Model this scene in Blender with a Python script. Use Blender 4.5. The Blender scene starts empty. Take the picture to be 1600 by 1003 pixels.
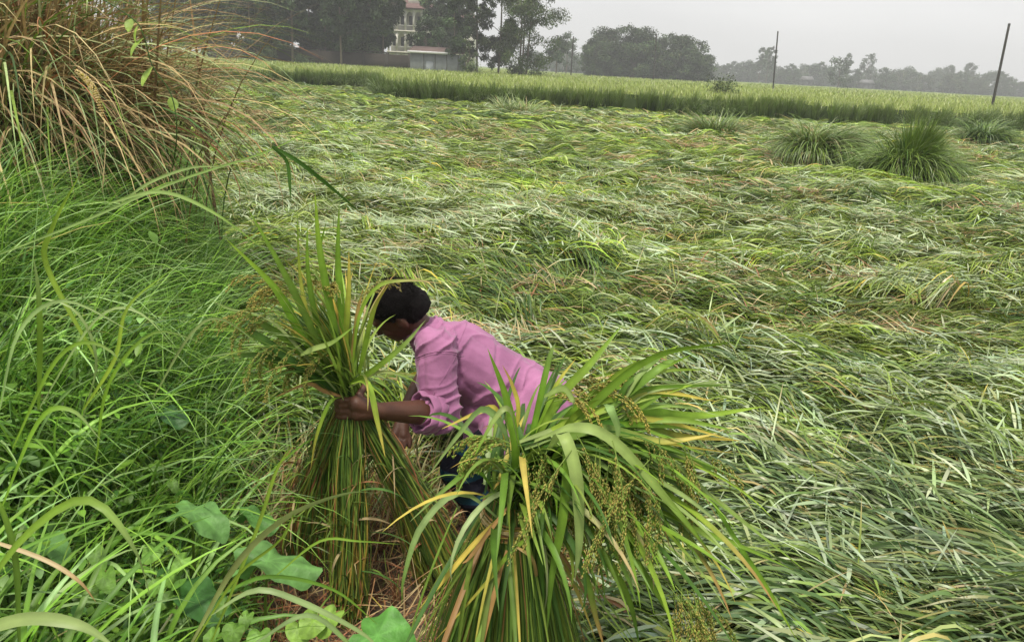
import bpy, bmesh, math, random
import numpy as np
from mathutils import Vector, Matrix
R = math.radians
rng = np.random.default_rng(7)
random.seed(7)
sc = bpy.context.scene
col = sc.collection

# ------------------------------------------------------------------ camera
CAM = np.array([0.0, 0.0, 1.8])
PITCH, ROLL, FPX = 18.96, 3.1, 1150.0
cp, sp, cr, sr = math.cos(R(PITCH)), math.sin(R(PITCH)), math.cos(R(ROLL)), math.sin(R(ROLL))
FW = np.array([0, cp, -sp]); R0 = np.array([1.0, 0, 0]); U0 = np.array([0, sp, cp])
RT = cr * R0 + sr * U0; UP = -sr * R0 + cr * U0
cam = bpy.data.cameras.new('camera'); co = bpy.data.objects.new('camera', cam); col.objects.link(co)
co.matrix_world = Matrix(((RT[0], UP[0], -FW[0], CAM[0]), (RT[1], UP[1], -FW[1], CAM[1]), (RT[2], UP[2], -FW[2], CAM[2]), (0, 0, 0, 1)))
cam.sensor_width = 36.0; cam.lens = FPX / 1600 * 36; cam.clip_start = 0.02; cam.clip_end = 5000
sc.camera = co

def P(px, py, Y):
    """world point at distance Y ahead of the camera that lies in direction (px, py) of the 1600x1003 photograph"""
    d = FW + RT * ((px - 800) / FPX) + UP * ((501.5 - py) / FPX)
    return CAM + d * (Y / d[1])

# ------------------------------------------------------------------ sky and sun
SUN_EL, SUN_ROT = 68.0, 205.0
w = bpy.data.worlds.new('World'); sc.world = w; w.use_nodes = True
nt = w.node_tree; nt.nodes.clear()
wo = nt.nodes.new('ShaderNodeOutputWorld'); bg = nt.nodes.new('ShaderNodeBackground')
sky = nt.nodes.new('ShaderNodeTexSky'); sky.sky_type = 'NISHITA'; sky.sun_disc = False
sky.sun_elevation = R(SUN_EL); sky.sun_rotation = R(SUN_ROT); sky.dust_density = 6; sky.air_density = 1
hs = nt.nodes.new('ShaderNodeHueSaturation'); hs.inputs['Saturation'].default_value = 0.12
mx = nt.nodes.new('ShaderNodeMix'); mx.data_type = 'RGBA'; mx.inputs[0].default_value = 0.85
nz = nt.nodes.new('ShaderNodeTexNoise'); nz.inputs['Scale'].default_value = 2.2; nz.inputs['Detail'].default_value = 5
tc = nt.nodes.new('ShaderNodeTexCoord'); mp = nt.nodes.new('ShaderNodeMapping'); mp.inputs['Scale'].default_value = (1, 1, 3.5)
rp = nt.nodes.new('ShaderNodeValToRGB')
rp.color_ramp.elements[0].position = 0.35; rp.color_ramp.elements[0].color = (6.7, 6.72, 6.75, 1)
rp.color_ramp.elements[1].position = 0.68; rp.color_ramp.elements[1].color = (8.2, 8.2, 8.15, 1)
L = nt.links.new
L(tc.outputs['Generated'], mp.inputs[0]); L(mp.outputs[0], nz.inputs['Vector']); L(nz.outputs[0], rp.inputs[0])
L(sky.outputs[0], hs.inputs['Color']); L(hs.outputs[0], mx.inputs[6]); L(rp.outputs[0], mx.inputs[7])
L(mx.outputs[2], bg.inputs[0]); L(bg.outputs[0], wo.inputs[0])
bg.inputs[1].default_value = 0.12

sl = bpy.data.lights.new('sun', 'SUN'); sl.energy = 3.3; sl.angle = R(10); sl.color = (1.0, 0.94, 0.83)
so = bpy.data.objects.new('sun', sl); col.objects.link(so)
az = R(SUN_ROT)
sdir = Vector((math.sin(az) * math.cos(R(SUN_EL)), math.cos(az) * math.cos(R(SUN_EL)), math.sin(R(SUN_EL))))
so.rotation_euler = sdir.to_track_quat('Z', 'Y').to_euler()

sc.view_settings.view_transform = 'Standard'; sc.view_settings.look = 'None'
sc.view_settings.exposure = 0.34; sc.view_settings.gamma = 1.0
sc.render.engine = 'CYCLES'
cy = sc.cycles
cy.max_bounces = 7; cy.diffuse_bounces = 3; cy.glossy_bounces = 2; cy.transmission_bounces = 4; cy.volume_bounces = 0
cy.transparent_max_bounces = 4; cy.use_denoising = True; cy.caustics_reflective = False; cy.caustics_refractive = False

# ------------------------------------------------------------------ helpers
_tab = rng.random((8, 256, 256)).astype(np.float64)
def vn(x, y, s=0):
    xi = np.floor(x).astype(int); yi = np.floor(y).astype(int); fx = x - xi; fy = y - yi
    fx = fx * fx * (3 - 2 * fx); fy = fy * fy * (3 - 2 * fy); t = _tab[s % 8]
    a = t[xi & 255, yi & 255]; b = t[(xi + 1) & 255, yi & 255]; c = t[xi & 255, (yi + 1) & 255]; d = t[(xi + 1) & 255, (yi + 1) & 255]
    return (a * (1 - fx) + b * fx) * (1 - fy) + (c * (1 - fx) + d * fx) * fy
def fbm(x, y, s=0, o=3):
    v = 0; a = 1; n = 0
    for k in range(o):
        v = v + a * vn(x * 2 ** k + 13.7 * k, y * 2 ** k - 7.1 * k, s + k); n += a; a *= .5
    return v / n * 2 - 1
_t3 = rng.random((32, 32, 32))
def vn3(p):
    i = np.floor(p).astype(int); f = p - i; f = f * f * (3 - 2 * f); i &= 31; j = (i + 1) & 31
    x0, y0, z0 = i.T; x1, y1, z1 = j.T; fx, fy, fz = f.T
    l = lambda a, b, t: a + (b - a) * t
    return l(l(l(_t3[x0, y0, z0], _t3[x1, y0, z0], fx), l(_t3[x0, y1, z0], _t3[x1, y1, z0], fx), fy),
             l(l(_t3[x0, y0, z1], _t3[x1, y0, z1], fx), l(_t3[x0, y1, z1], _t3[x1, y1, z1], fx), fy), fz) * 2 - 1
def unit(v): return v / np.maximum(np.linalg.norm(v, axis=-1, keepdims=True), 1e-9)
def sst(a, b, x):
    t = np.clip((x - a) / (b - a), 0, 1); return t * t * (3 - 2 * t)
def U(a, b, n): return rng.uniform(a, b, n)

class G:
    """collects vertices, quads and per-vertex colours for one mesh"""
    def __init__(s): s.v = []; s.f = []; s.c = []; s.n = 0
    def add(s, v, f, c):
        v = np.asarray(v, float).reshape(-1, 3); f = np.asarray(f, np.int64).reshape(-1, 4)
        c = np.asarray(c, float)
        if c.ndim == 1: c = np.tile(c, (len(v), 1))
        s.v.append(v); s.f.append(f + s.n); s.c.append(c.reshape(-1, 3)); s.n += len(v)
    def obj(s, name, mat, parent=None, origin=None):
        v = np.concatenate(s.v); f = np.concatenate(s.f); c = np.concatenate(s.c)
        if origin is not None: v = v - np.asarray(origin)
        me = bpy.data.meshes.new(name)
        me.vertices.add(len(v)); me.vertices.foreach_set('co', v.astype(np.float32).ravel())
        tri = f[:, 3] == f[:, 2]
        if tri.any():
            q = f[~tri]; t = f[tri][:, :3]
            idx = np.concatenate([q.ravel(), t.ravel()]); tot = np.concatenate([np.full(len(q), 4), np.full(len(t), 3)])
        else:
            idx = f.ravel(); tot = np.full(len(f), 4)
        st = np.concatenate([[0], np.cumsum(tot)[:-1]])
        me.loops.add(len(idx)); me.loops.foreach_set('vertex_index', idx.astype(np.int32))
        me.polygons.add(len(tot)); me.polygons.foreach_set('loop_start', st.astype(np.int32))
        me.update(calc_edges=True)
        a = me.color_attributes.new('col', 'BYTE_COLOR', 'POINT')
        cc = np.ones((len(v), 4), np.float32); cc[:, :3] = np.clip(c, 0, 1)
        a.data.foreach_set('color', cc.ravel())
        me.materials.append(mat)
        o = bpy.data.objects.new(name, me); col.objects.link(o)
        if parent is not None: o.parent = parent
        elif origin is not None: o.location = origin
        return o

PROF = {
    'leaf': lambda t: np.minimum(1, .45 + 2.2 * t) * np.clip((1 - t) * 2.2, 0, 1) ** .75,
    'stem': lambda t: np.clip(1.02 - .45 * t, 0, 1),
    'lance': lambda t: np.sin(np.pi * np.clip(t * .94 + .03, 0, 1)) ** .8,
}
def ribbons(g, pts, wd, side, c0, c1, fold=0.0, prof='leaf', twist=None, mid=1.0, tip=.72):
    """pts (N,K,3) centre lines; wd (N,) full widths; side (N,3); colours root c0 to tip c1"""
    N, K, _ = pts.shape
    T = np.empty_like(pts); T[:, 1:-1] = pts[:, 2:] - pts[:, :-2]; T[:, 0] = pts[:, 1] - pts[:, 0]; T[:, -1] = pts[:, -1] - pts[:, -2]
    T = unit(T); S = np.repeat(side[:, None, :], K, 1) if side.ndim == 2 else side
    S = unit(S - T * (S * T).sum(-1, keepdims=True)); B = np.cross(T, S)
    t = np.linspace(0, 1, K)
    if twist is not None:
        a = (twist[:, None] * t)[..., None]; S, B = S * np.cos(a) + B * np.sin(a), B * np.cos(a) - S * np.sin(a)
    hw = (wd[:, None] * .5 * np.maximum(PROF[prof](t), .04))[..., None]
    c0 = np.broadcast_to(c0, (N, 3)); c1 = np.broadcast_to(c1, (N, 3))
    k = sst(tip - .35, tip + .25, t)[None, :, None]; C = c0[:, None] * (1 - k) + c1[:, None] * k
    if fold:
        V = np.stack([pts - S * hw + B * hw * fold, pts, pts + S * hw + B * hw * fold], 2); m = 3
        CC = np.stack([C, np.clip(C * mid, 0, 1), C], 2)
    else:
        V = np.stack([pts - S * hw, pts + S * hw], 2); m = 2; CC = np.stack([C, C], 2)
    base = (np.arange(N)[:, None] * K + np.arange(K - 1)[None]).ravel() * m
    F = [np.stack([base + j, base + j + 1, base + m + j + 1, base + m + j], 1) for j in range(m - 1)]
    g.add(V.reshape(-1, 3), np.concatenate(F), CC.reshape(-1, 3))
def arc(root, az, el, bend, ln, K=8, pw=1.4, azd=0):
    N = len(root); t = (np.arange(K - 1) + .5) / (K - 1)
    e = el[:, None] - bend[:, None] * t[None] ** pw; a = az[:, None] + (azd[:, None] if np.ndim(azd) else azd) * t[None]
    d = np.stack([np.cos(e) * np.cos(a), np.cos(e) * np.sin(a), np.sin(e)], -1) * (ln[:, None, None] / (K - 1))
    return np.concatenate([root[:, None], root[:, None] + np.cumsum(d, 1)], 1)
def hside(az): return np.stack([-np.sin(az), np.cos(az), np.zeros_like(az)], -1)
def smooth_path(cp_, K):
    cp_ = np.asarray(cp_, float); n = len(cp_)
    q = np.vstack([2 * cp_[0] - cp_[1], cp_, 2 * cp_[-1] - cp_[-2]]); out = []
    for u in np.linspace(0, n - 1 - 1e-6, K):
        i = int(u); f = u - i; a, b, c, d = q[i:i + 4]
        out.append(.5 * (2 * b + (c - a) * f + (2 * a - 5 * b + 4 * c - d) * f * f + (3 * b - a - 3 * c + d) * f ** 3))
    return np.array(out)
def tube(g, path, rad, n=8, c=(.5, .5, .5), cap=True):
    path = np.asarray(path, float); K = len(path); rad = np.broadcast_to(rad, (K,))
    T = np.gradient(path, axis=0); T = unit(T); ref = np.array([0, 0, 1.0]) if abs(T[0][2]) < .8 else np.array([1.0, 0, 0])
    S = unit(np.cross(T, ref)); B = np.cross(T, S); a = np.arange(n) / n * 2 * np.pi
    V = path[:, None] + (S[:, None] * np.cos(a)[None, :, None] + B[:, None] * np.sin(a)[None, :, None]) * rad[:, None, None]
    V = V.reshape(-1, 3); F = []
    for i in range(K - 1):
        for j in range(n):
            F.append((i * n + j, i * n + (j + 1) % n, (i + 1) * n + (j + 1) % n, (i + 1) * n + j))
    if cap:
        V = np.vstack([V, path[0], path[-1]]); b, e = K * n, K * n + 1
        for j in range(n):
            F.append((b, (j + 1) % n, j, j)); F.append((e, (K - 1) * n + j, (K - 1) * n + (j + 1) % n, (K - 1) * n + (j + 1) % n))
    g.add(V, F, np.array(c, float))
def grains(g, c, d, ln, r, colr):
    """small pointed seeds: centre c, direction d"""
    N = len(c); d = unit(d); s = unit(np.cross(d, rng.normal(size=(N, 3)))); b = np.cross(d, s)
    V = np.stack([c - d * ln * .5, c + s * r, c + b * r, c - s * r, c - b * r, c + d * ln * .5], 1)
    q = np.arange(N)[:, None] * 6; F = []
    for i in range(4):
        j = (i + 1) % 4
        F.append(np.hstack([q, q + 1 + j, q + 1 + i, q + 1 + i])); F.append(np.hstack([q + 5, q + 1 + i, q + 1 + j, q + 1 + j]))
    g.add(V.reshape(-1, 3), np.concatenate(F), np.repeat(colr, 6, 0))
def box(g, x0, x1, y0, y1, z0, z1, c, rot=0, org=(0, 0)):
    v = np.array([(x, y, z) for z in (z0, z1) for x, y in ((x0, y0), (x1, y0), (x1, y1), (x0, y1))], float)
    ca, sa = math.cos(rot), math.sin(rot)
    v[:, :2] = np.stack([v[:, 0] * ca - v[:, 1] * sa + org[0], v[:, 0] * sa + v[:, 1] * ca + org[1]], 1)
    g.add(v, [(3, 2, 1, 0), (4, 5, 6, 7), (0, 1, 5, 4), (1, 2, 6, 5), (2, 3, 7, 6), (3, 0, 4, 7)], np.array(c, float))

def tag(o, label=None, cat=None, group=None, kind=None):
    if label: o['label'] = label
    if cat: o['category'] = cat
    if group: o['group'] = group
    if kind: o['kind'] = kind
    return o
def thing(name, loc, label, cat, group=None):
    o = bpy.data.objects.new(name, None); col.objects.link(o); o.location = [float(a) for a in loc]
    return tag(o, label, cat, group)
def dup(root, loc, rz=0, s=(1, 1, 1), label=None, group=None):
    r = root.copy(); col.objects.link(r); r.location = [float(a) for a in loc]; r.rotation_euler = (0, 0, rz); r.scale = s
    if label: r['label'] = label
    if group: r['group'] = group
    for ch in root.children:
        c = ch.copy(); col.objects.link(c); c.parent = r
    return r

# ------------------------------------------------------------------ materials
def base_mat(name):
    m = bpy.data.materials.new(name); m.use_nodes = True; t = m.node_tree; b = t.nodes['Principled BSDF']
    return m, t, b
def attr_mat(name, rough=.5, transl=0.0, spec=.5, var=.25, vscale=3.0, bump=0.0, bscale=200.0, sheen=0):
    m, t, b = base_mat(name)
    a = t.nodes.new('ShaderNodeVertexColor'); a.layer_name = 'col'
    n = t.nodes.new('ShaderNodeTexNoise'); n.inputs['Scale'].default_value = vscale; n.inputs['Detail'].default_value = 4
    g_ = t.nodes.new('ShaderNodeNewGeometry'); t.links.new(g_.outputs['Position'], n.inputs['Vector'])
    mr = t.nodes.new('ShaderNodeMapRange'); mr.inputs[1].default_value = .3; mr.inputs[2].default_value = .7
    mr.inputs[3].default_value = 1 - var; mr.inputs[4].default_value = 1 + var
    vm = t.nodes.new('ShaderNodeVectorMath'); vm.operation = 'SCALE'
    t.links.new(n.outputs[0], mr.inputs[0]); t.links.new(a.outputs[0], vm.inputs[0]); t.links.new(mr.outputs[0], vm.inputs['Scale'])
    t.links.new(vm.outputs[0], b.inputs['Base Color']); b.inputs['Roughness'].default_value = rough
    b.inputs['Specular IOR Level'].default_value = spec
    if sheen: b.inputs['Sheen Weight'].default_value = sheen
    if bump:
        n2 = t.nodes.new('ShaderNodeTexNoise'); n2.inputs['Scale'].default_value = bscale; n2.inputs['Detail'].default_value = 6
        t.links.new(g_.outputs['Position'], n2.inputs['Vector'])
        bp = t.nodes.new('ShaderNodeBump'); bp.inputs['Strength'].default_value = bump; bp.inputs['Distance'].default_value = .01
        t.links.new(n2.outputs[0], bp.inputs['Height']); t.links.new(bp.outputs[0], b.inputs['Normal'])
    if transl:
        tr = t.nodes.new('ShaderNodeBsdfTranslucent'); ms = t.nodes.new('ShaderNodeMixShader'); ms.inputs[0].default_value = transl
        t.links.new(vm.outputs[0], tr.inputs[0]); t.links.new(b.outputs[0], ms.inputs[1]); t.links.new(tr.outputs[0], ms.inputs[2])
        t.links.new(ms.outputs[0], t.nodes['Material Output'].inputs[0])
    return m
M_BLADE = attr_mat('rice_leaf', .45, .30, .25, .18, 25)
M_MAT = attr_mat('lodged_leaf', .36, .2, .5, .2, 3)
M_WEED = attr_mat('weed_leaf', .45, .3, .4, .2, 12)
M_BROAD = attr_mat('broad_leaf', .5, .25, .35, .32, 22, .5, 45)
M_DRY = attr_mat('dry_straw', .7, .12, .25, .25, 30)
M_GRAIN = attr_mat('grain', .6, 0, .3, .2, 90)
M_TREE = attr_mat('tree_foliage', .6, .15, .25, .3, .4)
M_BARK = attr_mat('bark', .9, 0, .2, .25, 6, .5, 30)
M_PLAIN = attr_mat('plain_surface', .85, 0, .2, .12, 1.5, .2, 8)
M_MUD = attr_mat('mud', .85, 0, .15, .35, 5, .8, 35)
M_SKIN = attr_mat('skin', .5, 0, .35, .12, 25, .15, 300)
M_HAIR = attr_mat('hair', .7, 0, .12, .3, 60, .6, 260)
M_TROU = attr_mat('trouser_cloth', .9, 0, .1, .2, 20, .3, 400)

def shirt_mat():
    m, t, b = base_mat('shirt_cloth')
    g_ = t.nodes.new('ShaderNodeNewGeometry')
    n = t.nodes.new('ShaderNodeTexNoise'); n.inputs['Scale'].default_value = 7; n.inputs['Detail'].default_value = 5
    r = t.nodes.new('ShaderNodeValToRGB')
    r.color_ramp.elements[0].position = .3; r.color_ramp.elements[0].color = (.25, .098, .19, 1)
    r.color_ramp.elements[1].position = .7; r.color_ramp.elements[1].color = (.40, .165, .30, 1)
    t.links.new(g_.outputs['Position'], n.inputs['Vector']); t.links.new(n.outputs[0], r.inputs[0]); t.links.new(r.outputs[0], b.inputs['Base Color'])
    b.inputs['Roughness'].default_value = .8; b.inputs['Specular IOR Level'].default_value = .2; b.inputs['Sheen Weight'].default_value = .25
    b.inputs['Sheen Roughness'].default_value = .4
    n2 = t.nodes.new('ShaderNodeTexNoise'); n2.inputs['Scale'].default_value = 45; n2.inputs['Detail'].default_value = 8; n2.inputs['Distortion'].default_value = .6
    bp = t.nodes.new('ShaderNodeBump'); bp.inputs['Strength'].default_value = .35; bp.inputs['Distance'].default_value = .006
    t.links.new(g_.outputs['Position'], n2.inputs['Vector']); t.links.new(n2.outputs[0], bp.inputs['Height']); t.links.new(bp.outputs[0], b.inputs['Normal'])
    return m
M_SHIRT = shirt_mat()

# colours (linear)
GR = np.array([.135, .215, .035]); GD = np.array([.055, .115, .022]); GP = np.array([.29, .36, .16]); GL = np.array([.22, .32, .05])
YE = np.array([.50, .40, .08]); OR = np.array([.38, .23, .08]); ST = np.array([.42, .33, .16]); RS = np.array([.30, .13, .06]); BR = np.array([.16, .10, .05])
GOLD = np.array([.29, .25, .06])
def pick(n, cols, pr):
    i = rng.choice(len(cols), n, p=np.array(pr) / sum(pr)); c = np.array(cols)[i]
    return np.clip(c * U(.78, 1.25, (n, 1)) * U(.93, 1.07, (n, 3)), 0, 1)

# ------------------------------------------------------------------ terrain
def xb(y): return -0.90 - .43 * (y - 2.3) - .10 * np.exp(-((y - 2.1) / .5) ** 2)
def bank(x, y):
    d = (xb(y) - x + .10 * fbm(x * .9, y * .9, 5)) * .92
    return .5 * sst(0, 1.1, d) + .10 * sst(.8, 4, d) + .14 * sst(.2, 1.2, d) * sst(1.8, 3, y)
def edgeY(x): return 33 + 11 * sst(-5, -10, x) + 1.5 * fbm(x * .35, x * 0 + 3, 2) + .8 * fbm(x * 1.4, x * 0, 4) - .02 * x
CUTC = P(590, 800, 2.25); CUTC = np.array([-.42, 2.25])
def cut(x, y):
    d = np.hypot((x - CUTC[0]) / .82, (y - CUTC[1]) / .78) + .18 * fbm(x * 2.3, y * 2.3, 6)
    return 1 - sst(.85, 1.15, d)
def mat_h(x, y):
    h = .24 + .15 * fbm(x * .55, y * .55, 1, 2) + .10 * fbm(x * 1.3, y * 1.6, 3, 2) + .03 * fbm(x * 4, y * 4, 2, 2)
    h = h + .10 * (1 - np.abs(vn(x * .75 + 3, y * 1.5 + .4 * x, 5) * 2 - 1)) ** 2 + .05 * (1 - np.abs(vn(x * 1.7, y * 3.1 + x, 7) * 2 - 1)) ** 2 - .04
    h = np.maximum(h, .03)
    h = h * (1 - cut(x, y)) * sst(-.15, .5, x - xb(y))
    return h
def ground_z(x, y): return bank(x, y) + .012 * fbm(x * 3, y * 3, 2) + np.maximum(mat_h(x, y) - .07, 0) * (1 - sst(-.3, .3, y - edgeY(x)))

def grid(name, xs, ys, zf, cf, mat):
    X, Y = np.meshgrid(xs, ys); Z = zf(X, Y); g = G(); n, m = X.shape
    i = (np.arange(n - 1)[:, None] * m + np.arange(m - 1)[None]).ravel()
    g.add(np.stack([X, Y, Z], -1).reshape(-1, 3), np.stack([i, i + 1, i + m + 1, i + m], 1), cf(X, Y).reshape(-1, 3))
    return g.obj(name, mat)
def gspace(a, b, n, p): t = np.linspace(-1, 1, n); s = np.sign(t) * np.abs(t) ** p; return (a + b) / 2 + s * (b - a) / 2
xs = gspace(-1150, 1150, 520, 4.2); ys = np.concatenate([-np.geomspace(1150, 1.6, 30), np.linspace(-1.3, 10, 230)[0:], np.geomspace(10.05, 50, 190), np.geomspace(51, 1150, 40)])
def gcol(X, Y):
    c = cut(X, Y)[..., None]; b = sst(0, .5, xb(Y) - X)[..., None]
    mud = np.array([.105, .075, .05]) * np.ones(X.shape + (3,)); under = np.array([.04, .055, .018]); soil = np.array([.05, .06, .022])
    f = sst(-.5, .5, Y - edgeY(X))[..., None]
    k = under * (1 - f) + np.array([.06, .11, .03]) * f
    return (mud * c + k * (1 - c)) * (1 - b) + soil * b
ground = grid('ground', xs, ys, ground_z, gcol, M_MUD); tag(ground, kind='structure')

# ------------------------------------------------------------------ lodged rice mat
def flow(x, y):
    a = 2.95 + .95 * fbm(x * .26, y * .26, 4, 2) + .62 * fbm(x * .9, y * .9, 6, 2)
    near = np.exp(-(((x - 2.0) / 1.5) ** 2 + ((y - 2.6) / 1.3) ** 2))
    return a * (1 - near) + near * (2.3)
def lodged(g, x0f, x1f, y0, y1, dens, ln, wd, K, tuft, cu=1.0):
    n = int(dens * (y1 - y0) * ((x1f(y1) - x0f(y1)) + (x1f(y0) - x0f(y0))) / 2 / tuft)
    # sample by area
    yy = y0 + (y1 - y0) * np.sqrt(U(0, 1, n) * (1 - (y0 / y1) ** 2) + (y0 / y1) ** 2) if False else np.sqrt(U(y0 ** 2, y1 ** 2, n))
    xx = x0f(yy) + (x1f(yy) - x0f(yy)) * U(0, 1, n)
    ok = (xx > xb(yy) + .05 + .15 * U(-1, 1, n)) & (yy < edgeY(xx) + .4) & (cut(xx, yy) < .5)
    xx, yy = xx[ok], yy[ok]; n = len(xx)
    lift = rng.gamma(2.0, .013, n); taz = rng.normal(0, .30, n)
    hue = fbm(xx * .5, yy * .5, 7) + .5 * rng.normal(size=n) * .8
    pal = fbm(xx * .33 + 40, yy * .4, 3) * 1.3 + rng.normal(size=n) * .55
    r = np.repeat(np.arange(n), tuft); N = len(r)
    sx = xx[r] + rng.normal(0, .05, N); sy = yy[r] + rng.normal(0, .05, N)
    L_ = ln * U(.6, 1.25, N) * (1 - .0 * r); t = np.linspace(0, 1, K)
    px = np.empty((N, K)); py = np.empty((N, K)); a = flow(sx, sy) + taz[r] + rng.normal(0, .2, N)
    curl = cu * (rng.normal(0, .42, n)[r] + rng.normal(0, .16, N))
    px[:, 0] = sx; py[:, 0] = sy
    for k in range(1, K):
        aa = a + curl * t[k]
        if k % 2 == 0: a = .6 * a + .4 * (flow(px[:, k - 1], py[:, k - 1]) + taz[r])
        px[:, k] = px[:, k - 1] + np.cos(aa) * L_ / (K - 1); py[:, k] = py[:, k - 1] + np.sin(aa) * L_ / (K - 1)
    up = (lift[r] + U(-.01, .016, N))
    hump = -.045 * (1 - t)[None] ** 2 + up[:, None] * np.sin(np.pi * np.clip(t, 0, 1) ** .8)[None] * 1.5 + (rng.normal(0, .016, N) - .004)[:, None] * t[None] ** 2
    px_, py_ = px, py
    z = mat_h(px_, py_) + hump + bank(px_, py_)
    pts = np.stack([px_, py_, z], -1)
    side = hside(a) + np.array([0, 0, 1]) * rng.normal(0, .55, (N, 1))
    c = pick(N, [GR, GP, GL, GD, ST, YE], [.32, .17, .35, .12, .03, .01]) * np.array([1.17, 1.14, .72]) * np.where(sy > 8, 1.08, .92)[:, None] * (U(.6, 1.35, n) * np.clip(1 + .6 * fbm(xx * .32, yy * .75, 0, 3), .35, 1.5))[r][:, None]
    hb = hue[r] > .8; c[hb] = pick(hb.sum(), [ST, YE, GP, RS, GL], [.35, .08, .35, .03, .3])
    pb = (pal[r] > .65) & ~hb; c[pb] = pick(pb.sum(), [GP, np.array([.42, .50, .29]), GR], [.45, .2, .35])
    db = (pal[r] < -.65) & ~hb; c[db] = pick(db.sum(), [GD, GR], [.5, .5])
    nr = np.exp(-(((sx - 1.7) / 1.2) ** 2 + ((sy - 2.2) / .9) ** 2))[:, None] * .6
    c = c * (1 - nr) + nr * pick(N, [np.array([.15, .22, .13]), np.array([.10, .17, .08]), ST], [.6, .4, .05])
    tipc = c * .9 + .1 * ST; dm = U(0, 1, N) < .07; tipc[dm] = pick(dm.sum(), [ST, YE, OR], [.6, .25, .15])
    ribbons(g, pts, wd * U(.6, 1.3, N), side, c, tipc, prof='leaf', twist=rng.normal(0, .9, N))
    return n
g = G()
lodged(g, lambda y: -.75 * y - .9, lambda y: .78 * y + .9, 1.1, 3.1, 1900, .38, .0098, 8, 9, .45)
lodged(g, lambda y: -.75 * y - .9, lambda y: .78 * y + .9, 3.1, 5, 1700, .42, .0098, 8, 11, .7)
lodged(g, lambda y: -.75 * y - .9, lambda y: .78 * y + .9, 5, 10, 950, .50, .0105, 8, 12)
lodged(g, lambda y: -.72 * y - .9, lambda y: .76 * y + .9, 10, 19, 380, .70, .015, 7, 13)
lodged(g, lambda y: -.66 * y - .9, lambda y: .75 * y + .9, 19, 46, 130, .90, .026, 6, 13)
# patches of short straight silvery blades with their pale undersides up, and brown straw hollows
def patch(npch, y0, y1, per, ln, wd, cols, pr, zz0, fan=.5, rad=.22):
    yc = np.sqrt(U(y0 ** 2, y1 ** 2, npch)); xc = yc * U(-.6, .78, npch); ok = (xc > xb(yc) + .4) & (cut(xc, yc) < .3); xc, yc = xc[ok], yc[ok]
    da = rng.normal(0, .9, len(xc)); r = np.repeat(np.arange(len(xc)), per); N = len(r)
    X_ = xc[r] + rng.normal(0, rad, N); Y_ = yc[r] + rng.normal(0, rad * .6, N); a = flow(xc[r], yc[r]) + da[r] + rng.normal(0, fan, N)
    pt = arc(np.stack([X_, Y_, mat_h(X_, Y_) + U(.0, .05, N) + zz0], -1), a, U(-.1, .45, N), U(.1, .8, N), ln * U(.5, 1.3, N), 5)
    c = pick(N, cols, pr); ribbons(g, pt, wd * U(.6, 1.3, N), hside(a) + np.array([0, 0, 1]) * rng.normal(0, .4, (N, 1)), c, c, twist=rng.normal(0, .5, N))
SV = np.array([.42, .50, .30])
patch(80, 1.4, 4.5, 50, .24, .011, [SV, GP, np.array([.3, .38, .25])], [.4, .4, .2], .02)
patch(110, 6, 10, 60, .24, .013, [SV, ST, GP], [.5, .15, .35], .03, rad=.32)
patch(150, 5, 13, 60, .26, .013, [SV, GP, GL], [.5, .35, .15], .03, rad=.3)
patch(110, 13, 30, 60, .4, .022, [SV, GP, ST], [.45, .35, .2], .04, rad=.55)
patch(22, 2.5, 9, 110, .22, .007, [ST, RS, ST * 1.2, BR], [.45, .3, .15, .1], .03, fan=1.4)
patch(60, 9, 28, 90, .34, .014, [ST, RS, ST * 1.2], [.5, .3, .2], .04, fan=1.4, rad=.35)
# thin golden ears lying on the mat and blades that poke up out of it
n = 5200; yy = np.sqrt(U(1.4 ** 2, 13 ** 2, n)); xx = yy * U(-.75, .8, n); ok = (xx > xb(yy) + .2) & (cut(xx, yy) < .4); xx, yy = xx[ok], yy[ok]; n = len(xx)
zz = mat_h(xx, yy) + .02; a = flow(xx, yy) + rng.normal(0, 1.2, n)
ribbons(g, arc(np.stack([xx, yy, zz], -1), a, U(.1, 1.3, n), U(.2, 1.6, n), U(.12, .38, n), 6), U(.003, .009, n), hside(a), pick(n, [GL, GR, GP, ST], [.4, .3, .2, .1]), pick(n, [GL, YE, ST], [.5, .2, .3]))
n = 1500; yy = np.sqrt(U(1.4 ** 2, 8 ** 2, n)); xx = yy * U(-.5, .8, n); ok = (xx > xb(yy) + .2) & (cut(xx, yy) < .4) & (fbm(xx * .8, yy * .8, 2) > -.15); xx, yy = xx[ok], yy[ok]; n = len(xx)
a = flow(xx, yy) + rng.normal(0, .5, n)
pt = arc(np.stack([xx, yy, mat_h(xx, yy) + U(.03, .09, n)], -1), a, U(-.1, .6, n), U(.4, 1.3, n), U(.10, .18, n), 12)
for k in range(1, 12):
    for q in range(2):
        grains(g, pt[:, k] + rng.normal(0, .004, (n, 3)), pt[:, k] - pt[:, k - 1] + rng.normal(0, .003, (n, 3)), .009, .0018, pick(n, [GOLD, YE * .8, GL * .9], [.5, .2, .3]))
lod = g.obj('lodged_rice', M_MAT); tag(lod, 'flattened swirling mat of fallen green rice covering the field', 'rice', kind='stuff')

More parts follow.
